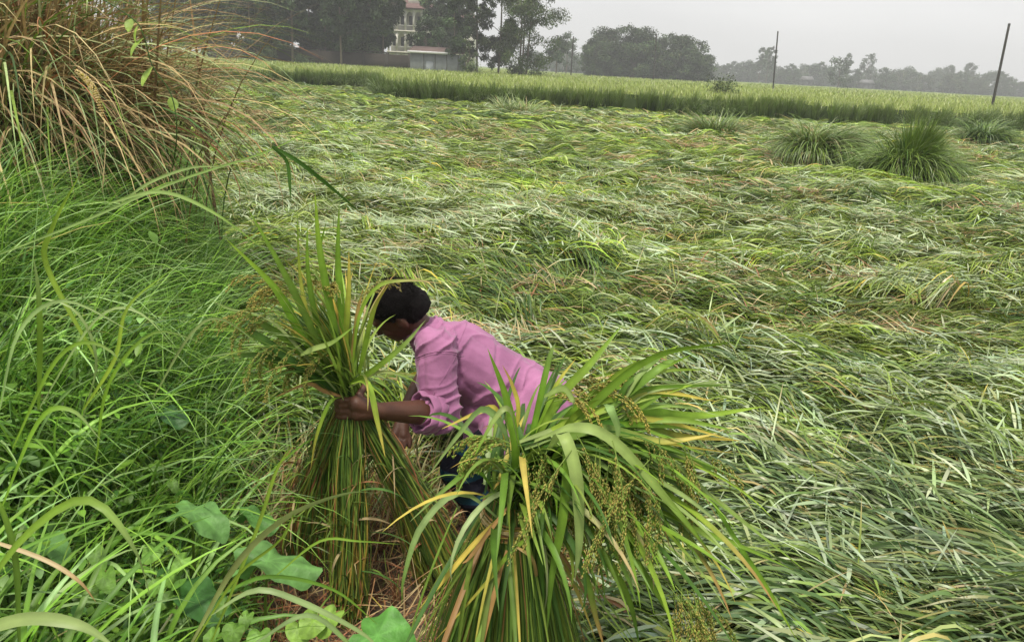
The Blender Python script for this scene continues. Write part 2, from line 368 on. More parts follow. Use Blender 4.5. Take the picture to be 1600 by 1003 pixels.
# ------------------------------------------------------------------ standing rice beyond the flattened part
g = G()
ysg = np.concatenate([np.linspace(0, 3, 8), np.geomspace(3.5, 1100, 60)])
t_ = np.linspace(-1, 1, 260); xsg = np.sign(t_) * np.abs(t_) ** 3 * 1100
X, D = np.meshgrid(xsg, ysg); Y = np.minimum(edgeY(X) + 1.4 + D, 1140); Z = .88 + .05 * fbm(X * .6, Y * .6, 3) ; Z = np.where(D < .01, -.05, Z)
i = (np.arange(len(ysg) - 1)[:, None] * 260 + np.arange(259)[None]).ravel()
g.add(np.stack([X, Y, Z], -1).reshape(-1, 3), np.stack([i, i + 1, i + 261, i + 260], 1), (np.where((D < 1.2)[..., None], np.array([.035, .055, .018]), np.array([.17, .23, .06]))).reshape(-1, 3))  # front strip coloured dark to stand in for shade between the edge hills
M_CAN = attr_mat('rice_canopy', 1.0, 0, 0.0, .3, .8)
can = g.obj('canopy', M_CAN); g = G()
def stand(n, d0, d1, lnx, wd, K, fan):
    d = d0 + (d1 - d0) * U(0, 1, n) ** .9
    x = U(-.72, .76, n) * (d + 36) - 1; y = edgeY(x) + d; s = y > 0; x, y = x[s], y[s]; n = len(x)
    a = U(0, 2 * np.pi, n)
    c = pick(n, [GL, GL * 1.15, GR, GP], [.4, .25, .1, .25]) * np.array([1.08, .92, .85])
    ribbons(g, arc(np.stack([x, y, np.full(n, .72)], -1), a, U(1.0, 1.5, n), U(.3, 1.3, n), lnx * U(.7, 1.2, n), K), wd * U(.6, 1.3, n), hside(a), c, c * .9 + .15 * GP)
stand(90000, 1.1, 25, .46, .022, 4, 1)
stand(60000, 22, 90, .5, .05, 4, 1)
stand(30000, 80, 200, .55, .11, 3, 1)
# hills of rice along the cut edge: leaning, with dark gaps between
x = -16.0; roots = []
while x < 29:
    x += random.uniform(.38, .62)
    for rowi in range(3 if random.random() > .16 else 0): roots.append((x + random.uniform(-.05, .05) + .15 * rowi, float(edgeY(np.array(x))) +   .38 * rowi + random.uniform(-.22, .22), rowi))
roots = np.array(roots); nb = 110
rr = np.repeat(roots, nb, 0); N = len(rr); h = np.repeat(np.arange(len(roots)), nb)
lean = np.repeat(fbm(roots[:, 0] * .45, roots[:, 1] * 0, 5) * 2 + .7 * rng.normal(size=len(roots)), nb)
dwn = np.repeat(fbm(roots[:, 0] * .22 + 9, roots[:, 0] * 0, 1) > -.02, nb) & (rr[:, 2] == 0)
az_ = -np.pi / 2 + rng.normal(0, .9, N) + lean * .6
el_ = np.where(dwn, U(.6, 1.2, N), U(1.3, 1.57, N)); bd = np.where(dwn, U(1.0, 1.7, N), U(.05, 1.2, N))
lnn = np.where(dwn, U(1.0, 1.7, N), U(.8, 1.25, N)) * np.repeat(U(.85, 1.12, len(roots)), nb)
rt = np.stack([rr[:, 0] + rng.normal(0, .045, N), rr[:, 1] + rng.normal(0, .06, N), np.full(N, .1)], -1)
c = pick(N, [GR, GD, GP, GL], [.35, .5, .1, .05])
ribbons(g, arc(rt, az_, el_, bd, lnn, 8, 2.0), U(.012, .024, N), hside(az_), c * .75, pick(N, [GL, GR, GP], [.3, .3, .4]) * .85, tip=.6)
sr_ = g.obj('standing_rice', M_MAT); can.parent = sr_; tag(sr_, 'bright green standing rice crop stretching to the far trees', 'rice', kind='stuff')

# ------------------------------------------------------------------ bank weeds
g = G()
def bankpts(n, ymax, back=.75):
    yy = .1 + (ymax - .1) * U(0, 1, n) ** 1.25; d = -.02 + 3.6 * U(0, 1, n) ** 1.2; xx = xb(yy) - d
    ok = (xx > -back * yy - 1.1) ; xx, yy = xx[ok], yy[ok]
    return xx, yy
# grass tufts
xx, yy = bankpts(5200, 11); n = len(xx); q = 12; r = np.repeat(np.arange(n), q); N = len(r)
tz = U(0, 2 * np.pi, n); a = tz[r] * .35 + rng.normal(0, 1.2, N) * .8 + U(-.9, .9, N)
hgt = (.30 + .22 * fbm(xx * .8, yy * .8, 4) + .34 * sst(.3, 1.3, xb(yy) - xx) * sst(1.6, 2.8, yy))[r] * U(.5, 1.5, N) * (.45 + .55 * sst(.0, .35, xb(yy) - xx))[r]
rt = np.stack([xx[r] + rng.normal(0, .03, N), yy[r] + rng.normal(0, .03, N)], -1)
keep = (np.hypot(rt[:, 0] + .1, rt[:, 1]) > .95) ; rt, a, hgt, r = rt[keep], a[keep], hgt[keep], r[keep]; N = len(a)
rt = np.column_stack([rt, bank(rt[:, 0], rt[:, 1]) - .01])
c = pick(N, [GR, GL, GP, GD], [.45, .2, .16, .2]) * np.array([1.06, 1.28, 1.0]); tp = c.copy(); dm = U(0, 1, N) < .06; tp[dm] = pick(dm.sum(), [ST, YE], [.7, .3])
ribbons(g, arc(rt, a, U(.75, 1.45, N), U(.7, 2.2, N), hgt * 1.15, 8, 1.5, rng.normal(0, .3, N)), U(.004, .0135, N), hside(a), c, tp, fold=.35, mid=1.18, twist=rng.normal(0, .5, N))
n = 460; yy = U(1.9, 5.6, n); xx = xb(yy) - U(.12, 2.3, n); r = np.repeat(np.arange(n), 16); N = len(r)
rt = np.stack([xx[r] + rng.normal(0, .04, N), yy[r] + rng.normal(0, .04, N)], -1); rt = np.column_stack([rt, bank(rt[:, 0], rt[:, 1]) - .01]); a = rng.normal(-.2, 1.3, N)
c = pick(N, [GR, GL, GP, GD], [.42, .22, .22, .14]) * np.array([1.06, 1.3, 1.05])
ribbons(g, arc(rt, a, U(1.15, 1.5, N), U(.7, 2.3, N), U(.6, 1.15, N), 10, 1.6, rng.normal(0, .3, N)), U(.004, .010, N), hside(a), c, c, fold=.35, mid=1.15, twist=rng.normal(0, .5, N))
n = 210; yy = .9 + 4.5 * U(0, 1, n) ** 1.2; xx = xb(yy) - U(.2, 2.4, n); r = np.repeat(np.arange(n), 8); N = len(r)
rt = np.stack([xx[r] + rng.normal(0, .03, N), yy[r] + rng.normal(0, .03, N)], -1); kk = np.hypot(rt[:, 0], rt[:, 1]) > 1.35; rt = rt[kk]; N = len(rt); rt = np.column_stack([rt, bank(rt[:, 0], rt[:, 1]) - .01]); a = rng.normal(-.1, 1.2, N)
c = pick(N, [GR, GL, GP], [.5, .25, .25]) * np.array([1.0, 1.28, 1.0])
ribbons(g, arc(rt, a, U(1.0, 1.5, N), U(.9, 2.4, N), U(.45, .85, N), 11, 1.5, rng.normal(0, .3, N)), U(.010, .019, N), hside(a), c, c, fold=.3, mid=1.2, twist=rng.normal(0, .5, N))
bg_ = g.obj('bank_grass', M_WEED); tag(bg_, 'long green arching grass crowding the sloping field bank', 'grass', kind='stuff')
# small leafy ground cover
g = G(); xx, yy = bankpts(80000, 9); n = len(xx); keep = np.hypot(xx, yy) > .9; xx, yy = xx[keep], yy[keep]; n = len(xx)
h0 = rng.gamma(2, .075, n) + .015; cl = fbm(xx * 2.2, yy * 2.2, 1) ; h0 *= (1.1 + cl)
a = U(0, 2 * np.pi, n); ls = U(.018, .05, n) * (1 + .5 * (cl > .2))
rt = np.stack([xx, yy, bank(xx, yy) + h0], -1)
c = pick(n, [GR, GL, GD, GP * .9], [.4, .25, .25, .1]) * np.array([.95, 1.28, .95])
ribbons(g, arc(rt, a, U(-.3, .9, n), U(.2, 1.0, n), ls, 5), ls * U(.3, .62, n), hside(a), c, c, fold=.25, prof='lance', mid=1.1)
m_ = 14000; rt2 = rt[:m_].copy(); rt2[:, 2] -= h0[:m_] ; a2 = a[:m_]
ribbons(g, arc(rt2, a2, np.full(len(rt2), 1.5), U(-.1, .3, len(rt2)), h0[:m_] * 1.05, 4), np.full(len(rt2), .0022), hside(a2), GR * .8, GR * .8, prof='stem')
gc = g.obj('ground_cover', M_WEED); tag(gc, 'low leafy weeds carpeting the bank below the long grass', 'weeds', kind='stuff')
# stubble and red-brown straw where the rice has been cut
g = G(); n = 5200; xx = CUTC[0] + U(-.95, .95, n); yy = CUTC[1] + U(-.95, .95, n); ok = (cut(xx, yy) > .35) & (xx > xb(yy) - .1); xx, yy = xx[ok], yy[ok]; n = len(xx); a = U(0, 2 * np.pi, n)
rt = np.stack([xx, yy, bank(xx, yy) + .004 + rng.gamma(1.4, .016, n)], -1)
ribbons(g, arc(rt, a, rng.normal(0.1, .35, n), rng.normal(.2, .5, n), U(.08, .34, n), 5), U(.002, .006, n), hside(a) + np.array([0, 0, .6]), pick(n, [RS, ST, OR * .8, BR], [.45, .25, .1, .2]), pick(n, [RS, ST, YE], [.5, .4, .1]), prof='stem')
hl = 70; hx = CUTC[0] + U(-.85, .85, hl); hy = CUTC[1] + U(-.8, .85, hl); r = np.repeat(np.arange(hl), 26); N = len(r)
ok = (cut(hx[r], hy[r]) > .3) & (hx[r] > xb(hy[r])); r = r[ok]; N = len(r); a = U(0, 6.28, N)
rt = np.stack([hx[r] + rng.normal(0, .018, N), hy[r] + rng.normal(0, .018, N), bank(hx[r], hy[r]) - .01], -1)
ribbons(g, arc(rt, a, U(1.1, 1.55, N), U(0, .5, N), U(.06, .22, N), 4), U(.003, .006, N), hside(a), pick(N, [RS, OR * .7, BR], [.5, .2, .3]), pick(N, [RS, ST, GL], [.5, .35, .15]), prof='stem')
n = 900; xx = CUTC[0] - .75 + U(-.5, .9, n); yy = CUTC[1] + .2 + U(-.2, .9, n); ok = xx > xb(yy) - .05; xx, yy = xx[ok], yy[ok]; n = len(xx); a = rng.normal(.3, 1.2, n)
ribbons(g, arc(np.stack([xx, yy, bank(xx, yy)], -1), a, U(.9, 1.5, n), U(.3, 1.6, n), U(.2, .5, n), 7), U(.004, .010, n), hside(a), pick(n, [ST, GP, YE * .8, GL], [.35, .35, .1, .2]), pick(n, [ST, GP, RS], [.5, .3, .2]))
sb = g.obj('cut_stubble', M_DRY); tag(sb, 'reddish cut rice stubble and loose straw on wet mud around the farmer', 'stubble', kind='stuff')

# ------------------------------------------------------------------ hero leaves and panicles
CK = dict(g=np.array([.17, .29, .03]), d=np.array([.06, .13, .02]), p=np.array([.25, .34, .11]), y=YE, o=OR, m=np.array([.12, .22, .03]), s=ST, l=np.array([.25, .38, .04]))
def hero(g, pts, wd, ck='g', tipk=None, fold=.3, side=None, K=16, dy=0, twist=0, tip=.75):
    w_ = np.array([P(a, b, c + dy) for a, b, c in pts]); pth = smooth_path(w_, K)[None]
    T = unit(w_[-1] - w_[0]); mid_ = w_[len(w_) // 2]
    v = unit(mid_ - CAM)
    s = np.cross(T, v) if side is None else np.array(side, float)
    s = unit(s) + .35 * rng.normal(size=3) * .6
    c = CK[ck] * U(.9, 1.1, 3); c1 = CK[tipk] if tipk else c * .95
    ribbons(g, pth, np.array([wd]), s[None], c, c1, fold=fold, mid=1.25, twist=np.array([twist + rng.normal(0, .35)]), tip=tip)
def panicle(parent, org, path, nb=9, blen=.075, colr=(GOLD, GL * .8), pr=(.65, .35)):
    g = G(); path = np.asarray(path); K = len(path)
    tube(g, path, np.linspace(.0013, .0006, K), 4, GL * .7, cap=False)
    for i in range(nb):
        u = .12 + .86 * i / nb; k = min(int(u * (K - 1)), K - 2); p0 = path[k] + (path[k + 1] - path[k]) * (u * (K - 1) - k)
        T = unit(path[min(k + 2, K - 1)] - path[k]); d0 = unit(T + rng.normal(0, .15, 3)); L_ = blen * random.uniform(.7, 1.15) * (1.15 - .4 * u)
        m = 7; br = [p0]
        for j in range(m):
            d0 = unit(d0 + np.array([0, 0, -.16])); br.append(br[-1] + d0 * L_ / m)
        br = np.array(br); tube(g, br, .0005, 3, GL * .7, cap=False)
        q = 24; tt = np.linspace(.12, 1, q) * (len(br) - 1 - 1e-4); ii = tt.astype(int); pc = br[ii] + (br[ii + 1] - br[ii]) * (tt - ii)[:, None]
        dd = unit(br[ii + 1] - br[ii]) + rng.normal(0, .22, (q, 3))
        grains(g, pc + rng.normal(0, .0018, (q, 3)), dd, 0.0095, .0016, pick(q, list(colr), list(pr)))
    return g.obj('panicle', M_GRAIN, parent, org)
def droop(p0, az_, el0, bend, ln, K=12):
    return arc(np.array([p0]), np.array([az_]), np.array([el0]), np.array([bend]), np.array([ln]), K, 1.2)[0]

# ---- foreground bundle
YB = 1.5
base = P(800, 1003, YB); base[2] = 0.0; base[0] = P(790, 900, YB)[0]
neck = P(800, 785, YB)
fb = thing('rice_bundle', base, 'large cut rice bundle in front of the farmer with ears hanging right', 'rice bundle', 'cut rice bundles')
g = G(); n = 2200
a = U(0, 6.283, n); rad = np.sqrt(U(0, 1, n)); bx = base[0] + .02 + .21 * rad * np.cos(a) + .05 * rng.normal(size=n); by = base[1] + .17 * rad * np.sin(a)
nx = neck[0] + .055 * rad * np.cos(a); ny = neck[1] + .05 * rad * np.sin(a)
t = np.linspace(0, 1, 8)[None, :, None]
A = np.stack([bx, by, U(.0, .06, n)], -1)[:, None]; B = np.stack([nx, ny, neck[2] + U(-.01, .03, n)], -1)[:, None]
bow = np.stack([np.cos(a) * .03 * rad, np.sin(a) * .03 * rad, a * 0], -1)[:, None]
pts = A * (1 - t) + B * t + bow * np.sin(np.pi * t) + rng.normal(0, .011, (n, 1, 3)) * np.sin(np.pi * t)
ribbons(g, pts, U(.003, .0065, n), hside(a) + np.array([.5, 0, 0]), pick(n, [GR * .9, GD, GL * .9, OR * .6, YE * .6, BR], [.36, .28, .16, .07, .05, .08]), pick(n, [GR, GL * .9, GD, OR * .7], [.4, .22, .3, .08]), fold=.4, prof='stem', tip=.5)
g.obj('stems', M_BLADE, fb, base)
g = G()
# loose leaves fanning out of the neck and skirt
n = 170; a = rng.normal(0.1, .9, n); rt = np.array(neck)[None] + rng.normal(0, .028, (n, 3)) + np.array([0, 0, .02])
c = pick(n, [GR, GL, GD, GP, YE], [.35, .3, .2, .1, .05]); tp = c.copy(); dm = U(0, 1, n) < .12; tp[dm] = pick(dm.sum(), [YE, OR, ST], [.4, .2, .4])
ribbons(g, arc(rt, a, U(.35, 1.4, n), U(1.0, 2.6, n), U(.22, .42, n), 12, 1.3, rng.normal(0, .3, n)), U(.008, .016, n), hside(a), c, tp, fold=.3, mid=1.2, twist=rng.normal(0, .6, n))
n = 60; a = U(-2.6, .6, n); rt = np.array(neck)[None] + rng.normal(0, .03, (n, 3)) + np.stack([np.cos(a) * .05, np.sin(a) * .05, 0 * a - .03], -1)
c = pick(n, [GR, GL, GD, OR * .8, YE * .8], [.4, .25, .22, .06, .07])
ribbons(g, arc(rt, a, U(-1.3, -.6, n), U(.1, .5, n), U(.25, .45, n), 9), U(.006, .012, n), hside(a), c, c, fold=.3, mid=1.15, twist=rng.normal(0, .5, n))
n = 240; a = rng.normal(0.1, .7, n); rt = np.array(neck)[None] + np.array([.03, 0, .03]) + rng.normal(0, .03, (n, 3)); c = pick(n, [CK['d'], CK['m'], CK['g']], [.5, .35, .15])
ribbons(g, arc(rt, a, U(.5, 1.35, n), U(1.0, 2.2, n), U(.22, .42, n), 12, 1.2, rng.normal(0, .3, n)), U(.009, .017, n), hside(a), c, c, fold=.3, mid=1.2, twist=rng.normal(0, .6, n))
for k in range(62):
    a1 = random.uniform(-1.05, .05); p0 = P(random.uniform(850, 980), random.uniform(670, 790), 1.47 + random.uniform(-.05, .05)); c = CK[random.choice('ggmmdpl')] * random.uniform(.85, 1.15)
    A1 = np.array([a1]); ribbons(g, arc(p0[None], A1, U(-.4, .2, 1), U(.4, 1.2, 1), U(.22, .42, 1), 12, 1.2), U(.009, .017, 1), hside(A1), c, CK[random.choice('gmpyo')] if random.random() < .25 else c, fold=.3, mid=1.2, twist=rng.normal(0, .5, 1))
HB = [([(800, 780, 1.5), (805, 700, 1.48), (790, 620, 1.47), (762, 545, 1.46)], .020, 'g', 'g'),
      ([(815, 760, 1.5), (840, 640, 1.5), (858, 560, 1.5), (868, 535, 1.5)], .014, 'g', 'p'),
      ([(830, 700, 1.5), (875, 620, 1.52), (925, 565, 1.55), (972, 508, 1.6)], .020, 'g', 'g'),
      ([(850, 690, 1.5), (920, 620, 1.55), (1000, 590, 1.6), (1085, 552, 1.65)], .020, 'g', 'g'),
      ([(850, 700, 1.5), (940, 640, 1.5), (1040, 610, 1.55), (1150, 590, 1.6)], .014, 'p', 'p'),
      ([(860, 690, 1.48), (960, 640, 1.5), (1080, 650, 1.5), (1195, 635, 1.55)], .022, 'g', 'l'),
      ([(850, 700, 1.46), (960, 660, 1.46), (1060, 680, 1.5), (1160, 688, 1.5)], .018, 'd', 'y'),
      ([(840, 710, 1.44), (930, 670, 1.42), (1030, 690, 1.42), (1120, 678, 1.42)], .020, 'm', 'y'),
      ([(835, 690, 1.42), (900, 668, 1.36), (960, 690, 1.34), (1050, 790, 1.32), (1110, 862, 1.32)], .022, 'p', 'g'),
      ([(860, 700, 1.40), (880, 680, 1.34), (900, 740, 1.30), (905, 840, 1.28), (898, 905, 1.28)], .026, 'p', 'p'),
      ([(850, 740, 1.44), (885, 700, 1.36), (880, 800, 1.32), (862, 900, 1.30), (855, 985, 1.30)], .020, 'g', 'm'),
      ([(945, 632, 1.42), (955, 640, 1.38), (966, 668, 1.37), (962, 696, 1.37)], .018, 'p', 'p'),
      ([(800, 760, 1.5), (790, 680, 1.44), (755, 638, 1.40), (715, 680, 1.36), (668, 745, 1.34)], .016, 'p', 'p'),
      ([(810, 700, 1.48), (795, 640, 1.42), (770, 660, 1.40), (735, 725, 1.38)], .013, 'p', 'g'),
      ([(790, 700, 1.5), (775, 640, 1.46), (745, 645, 1.44), (690, 670, 1.42)], .012, 'y', 'y'),
      ([(790, 800, 1.46), (745, 735, 1.42), (700, 760, 1.38), (640, 815, 1.36)], .012, 'g', 'p'),
      ([(790, 820, 1.44), (720, 770, 1.38), (660, 820, 1.34), (632, 900, 1.32), (628, 945, 1.32)], .014, 'p', 'm'),
      ([(790, 800, 1.42), (740, 850, 1.38), (690, 910, 1.36), (655, 950, 1.36)], .011, 'y', 'y'),
      ([(795, 790, 1.4), (765, 830, 1.38), (735, 870, 1.36), (722, 880, 1.36)], .010, 'o', 'o'),
      ([(900, 760, 1.44), (980, 770, 1.42), (1070, 820, 1.42), (1150, 850, 1.44), (1240, 890, 1.46)], .016, 'g', 'g'),
      ([(900, 740, 1.46), (1000, 720, 1.45), (1100, 770, 1.45), (1180, 830, 1.46), (1270, 900, 1.5)], .016, 'p', 'g'),
      ([(870, 780, 1.40), (950, 820, 1.36), (1010, 900, 1.34), (1060, 985, 1.34)], .018, 'm', 'g'),
      ([(860, 800, 1.40), (930, 850, 1.36), (980, 930, 1.34), (1000, 1010, 1.34)], .018, 'g', 'd'),
      ([(1100, 760, 1.5), (1160, 860, 1.46), (1200, 920, 1.45), (1245, 1000, 1.45)], .012, 'g', 'l'),
      ([(840, 830, 1.36), (800, 860, 1.36), (760, 910, 1.36), (680, 1000, 1.36)], .010, 'g', 'y'),
      ([(880, 840, 1.36), (915, 900, 1.34), (930, 960, 1.33), (945, 1015, 1.33)], .014, 'm', 'o'),
      ([(800, 850, 1.36), (830, 870, 1.34), (838, 900, 1.34), (835, 880, 1.34)], .008, 'o', 'o'),
      ([(820, 800, 1.36), (850, 810, 1.34), (845, 870, 1.33), (850, 940, 1.33)], .020, 'd', 'd'),
      ([(850, 620, 1.5), (880, 606, 1.45), (895, 625, 1.42), (893, 640, 1.42)], .014, 'p', 'p'),
      ([(800, 700, 1.52), (810, 640, 1.52), (800, 600, 1.52), (785, 570, 1.52)], .010, 'y', 'o'),
      ([(830, 690, 1.52), (850, 650, 1.54), (870, 600, 1.56), (900, 560, 1.58)], .012, 'l', 'y'),
      ([(900, 650, 1.5), (960, 590, 1.52), (1020, 560, 1.56), (1060, 540, 1.6)], .018, 'g', 'l')]
for pts_, wd_, k0, k1 in HB: hero(g, pts_, wd_, k0, k1)
for k in range(26):
    a0 = random.uniform(-.5, .6)
    p = [(835 + random.uniform(-25, 30), 710 + random.uniform(-25, 25), 1.48), (930 + random.uniform(-30, 30), 660 + 60 * a0 + random.uniform(-15, 15), 1.47), (1020 + random.uniform(-30, 40), 650 + 190 * a0, 1.47), (1090 + random.uniform(-50, 70), 670 + 300 * a0 + random.uniform(-20, 20), 1.48 + random.uniform(-.06, .1))]
    hero(g, p, random.uniform(.011, .02), random.choice('ggmdlp'), random.choice('gmylgmgp'))
g.obj('leaves', M_BLADE, fb, base)
g = G()
for k in range(22):
    z = neck[2] - .035 + random.uniform(-.02, .02); t = np.linspace(0, 2 * math.pi, 22) + random.uniform(0, 6); rd = .064 + random.uniform(-.004, .008)
    ph = random.uniform(-1, 1); tube(g, np.stack([neck[0] + rd * 1.05 * np.cos(t), neck[1] + rd * np.sin(t), z + .012 * np.sin(t + ph)], -1), random.uniform(.0015, .003), 5, random.choice([OR * .8, ST, YE * .7, RS]))
g.obj('straw_band', M_DRY, fb, base)
def pan_px(parent, org, px, py, Y, n, ln, spread, **kw):
    for k in range(n):
        p0 = P(px + random.uniform(-1, 1) * spread, py + random.uniform(-1, 1) * spread * .45, Y + random.uniform(-.03, .03))
        panicle(parent, org, droop(p0, random.uniform(-2.4, .6), random.uniform(-1.3, -.3), random.uniform(.4, 1.1), ln * random.uniform(.8, 1.2)), **kw)
pan_px(fb, base, 925, 690, 1.34, 11, .20, 38, nb=11)
pan_px(fb, base, 990, 700, 1.35, 11, .23, 42, nb=11)
pan_px(fb, base, 1075, 700, 1.40, 5, .16, 8)
pan_px(fb, base, 1065, 920, 1.30, 10, .18, 24)
pan_px(fb, base, 830, 700, 1.40, 6, .15, 30, colr=(GL * .8, GOLD))
for k in range(9):   # left spray of open green ears
    p0 = P(790 + random.uniform(-8, 8), 700 + random.uniform(-15, 45), 1.42)
    panicle(fb, base, droop(p0, random.uniform(2.6, 3.6), random.uniform(.1, .8), random.uniform(1.3, 2.2), random.uniform(.10, .16)), blen=.05, colr=(GL, GOLD), pr=(.6, .4))
for k in range(9):   # ears arching over the crest
    p0 = P(850 + random.uniform(-20, 90), 625 + random.uniform(-12, 18), 1.5)
    panicle(fb, base, droop(p0, random.uniform(-.6, .8), random.uniform(.3, .9), random.uniform(1.3, 2.0), random.uniform(.12, .17)), colr=(GOLD, YE * .8))

# ---- bundle in the farmer's hand
YH = 2.2
nk = P(548, 632, YH); hb0 = np.array([nk[0] + .0, nk[1] - .02, 0.0])
hbd = thing('rice_bundle', hb0, 'upright rice bundle gripped by the farmer, its stems splayed on the mud', 'rice bundle', 'cut rice bundles')
g = G(); n = 1500; grp = rng.choice(3, n, p=[.3, .36, .34]); cx = np.array([P(470, 850, 2.15)[0], P(548, 930, 2.05)[0], P(690, 860, 2.15)[0]])[grp]
cy_ = np.array([2.2, 2.02, 2.15])[grp]; a = U(0, 6.283, n); rad = np.sqrt(U(0, 1, n)); wx = np.array([.11, .06, .10])[grp] * U(.8, 1.3, n)
zb = np.array([.10, .02, .06])[grp] + U(-.02, .12, n)
A = np.stack([cx + wx * rad * np.cos(a), cy_ + .05 * rad * np.sin(a), zb], -1)[:, None]
rad2 = np.sqrt(U(0, 1, n)); aa2 = a + rng.normal(1.0, 1.2, n)
B = np.stack([nk[0] + .032 * rad2 * np.cos(aa2) + (grp - 1) * .010, nk[1] + .032 * rad2 * np.sin(aa2), nk[2] + U(0, .05, n)], -1)[:, None]
t = np.linspace(0, 1, 8)[None, :, None]; pts = A * (1 - t) + B * t + rng.normal(0, .014, (n, 1, 3)) * np.sin(np.pi * t) + rng.normal(0, .010, (n, 1, 3)) * np.sin(2 * np.pi * t)
pts[:, :, 0] += ((grp - 1) * .02)[:, None] * np.sin(np.pi * t[..., 0])
cc = pick(n, [GR * .9, GD, GL * .8, OR * .5, YE * .55, RS], [.32, .30, .16, .08, .07, .07]); yl = (grp == 1) & (U(0, 1, n) < .5); cc[yl] = pick(yl.sum(), [YE * .6, GL, GD], [.35, .4, .25])
ribbons(g, pts, U(.003, .0065, n), hside(a) + np.array([.5, 0, 0]), cc * np.array([1.05, .9, .9]), cc, fold=.4, prof='stem', tip=.5)
g.obj('stems', M_BLADE, hbd, hb0); g = G()
n = 130; a = U(0, 6.28, n); k_ = U(.1, .75, n); ii_ = rng.integers(0, len(pts), n); rt = pts[ii_, (k_ * 7).astype(int)] + rng.normal(0, .012, (n, 3)); c = pick(n, [GR, GL * .8, OR * .6, ST * .8, RS, GD], [.25, .15, .1, .2, .15, .15])
ribbons(g, arc(rt, a, U(-.2, 1.3, n), U(.8, 2.4, n), U(.08, .26, n), 9), U(.004, .009, n), hside(a), c, c, fold=.3, twist=rng.normal(0, 1.2, n))
g.obj('loose_sheaths', M_DRY, hbd, hb0)
g = G(); n = 210; a = rng.normal(3.1, .8, n); rt = nk[None] + rng.normal(0, .02, (n, 3)) + np.array([0, 0, .04])
c = pick(n, [GR, GL, GD, GP, YE], [.36, .3, .22, .07, .05]); tp = c.copy(); dm = U(0, 1, n) < .2; tp[dm] = pick(dm.sum(), [YE, OR, ST], [.5, .3, .2])
ribbons(g, arc(rt, a, U(.75, 1.5, n), U(.2, 1.5, n), U(.22, .52, n), 12, 1.5, rng.normal(0, .3, n)), U(.007, .014, n), hside(a), c, tp, fold=.3, mid=1.2, twist=rng.normal(0, .6, n))
HH = [([(540, 620, 2.2), (520, 500, 2.17), (500, 390, 2.15), (492, 300, 2.14)], .024, 'g', 'l'),
      ([(545, 620, 2.2), (535, 500, 2.2), (528, 410, 2.2), (530, 318, 2.2)], .022, 'g', 'g'),
      ([(535, 620, 2.2), (500, 520, 2.18), (482, 430, 2.17), (480, 350, 2.17)], .018, 'm', 'g'),
      ([(545, 620, 2.2), (540, 540, 2.2), (545, 450, 2.2), (545, 392, 2.2)], .018, 'l', 'y'),
      ([(535, 610, 2.18), (490, 520, 2.14), (470, 440, 2.12), (464, 330, 2.1)], .013, 'y', 'g'),
      ([(530, 610, 2.18), (470, 520, 2.12), (430, 450, 2.08), (352, 372, 2.05)], .026, 'g', 'l'),
      ([(530, 610, 2.18), (480, 500, 2.12), (440, 420, 2.08), (385, 322, 2.05)], .022, 'm', 'g'),
      ([(525, 610, 2.16), (460, 540, 2.1), (400, 500, 2.06), (330, 470, 2.02)], .024, 'm', 'p'),
      ([(525, 610, 2.16), (450, 560, 2.08), (390, 520, 2.04), (320, 515, 2.0)], .028, 'd', 'g'),
      ([(525, 615, 2.16), (450, 570, 2.1), (400, 555, 2.06), (345, 560, 2.04)], .022, 'd', 'm'),
      ([(525, 610, 2.14), (480, 560, 2.1), (420, 500, 2.05), (345, 480, 2.0)], .012, 'p', 'p'),
      ([(555, 610, 2.2), (570, 540, 2.2), (585, 480, 2.18), (610, 440, 2.17)], .018, 'l', 'y'),
      ([(550, 590, 2.2), (560, 500, 2.18), (590, 448, 2.16), (640, 438, 2.14), (690, 443, 2.12)], .012, 'l', 's'),
      ([(545, 600, 2.16), (580, 580, 2.12), (630, 540, 2.1), (665, 500, 2.08)], .018, 'g', 'p'),
      ([(470, 555, 2.05), (490, 545, 2.02), (520, 535, 2.0), (556, 508, 1.98)], .016, 'p', 'g'),
      ([(548, 600, 2.14), (575, 600, 2.08), (590, 660, 2.03), (602, 715, 2.0)], .018, 'l', 'y'),
      ([(545, 605, 2.16), (590, 582, 2.12), (625, 585, 2.12), (655, 600, 2.12)], .010, 'p', 'g'),
      ([(545, 600, 2.2), (555, 520, 2.2), (560, 480, 2.2), (568, 450, 2.2)], .014, 'o', 'o'),
      ([(535, 620, 2.16), (515, 630, 2.12), (495, 680, 2.1), (485, 735, 2.1)], .012, 'l', 'y'),
      ([(535, 620, 2.16), (505, 610, 2.14), (480, 600, 2.12), (430, 620, 2.1)], .014, 'o', 'o'),
      ([(540, 600, 2.2), (515, 480, 2.2), (500, 400, 2.2), (510, 345, 2.2)], .014, 'g', 'g')]
for pts_, wd_, k0, k1 in HH: hero(g, pts_, wd_, k0, k1)
g.obj('leaves', M_BLADE, hbd, hb0)
def pan_h(px, py, n, az0, az1, e0, e1, ln, sp, Y=2.12, **kw):
    for k in range(n):
        p0 = P(px + random.uniform(-sp, sp), py + random.uniform(-sp, sp) * .5, Y + random.uniform(-.03, .03))
        panicle(hbd, hb0, droop(p0, random.uniform(az0, az1), random.uniform(e0, e1), random.uniform(1.2, 2.0), ln * random.uniform(.8, 1.2)), **kw)
pan_h(470, 540, 5, 2.6, 4.2, -.2, .6, .20, 22, Y=2.08)
pan_h(430, 500, 4, 2.4, 3.8, .2, .8, .18, 18, Y=2.06)
pan_h(470, 470, 5, 2.2, 4.2, .4, 1.0, .18, 25, colr=(GOLD, YE * .8))
pan_h(500, 555, 5, 2.6, 4.5, -.5, .3, .16, 14, Y=2.08)
pan_h(560, 470, 1, 0, 1.6, .6, 1.1, .12, 8, Y=2.14, colr=(GOLD, ST))
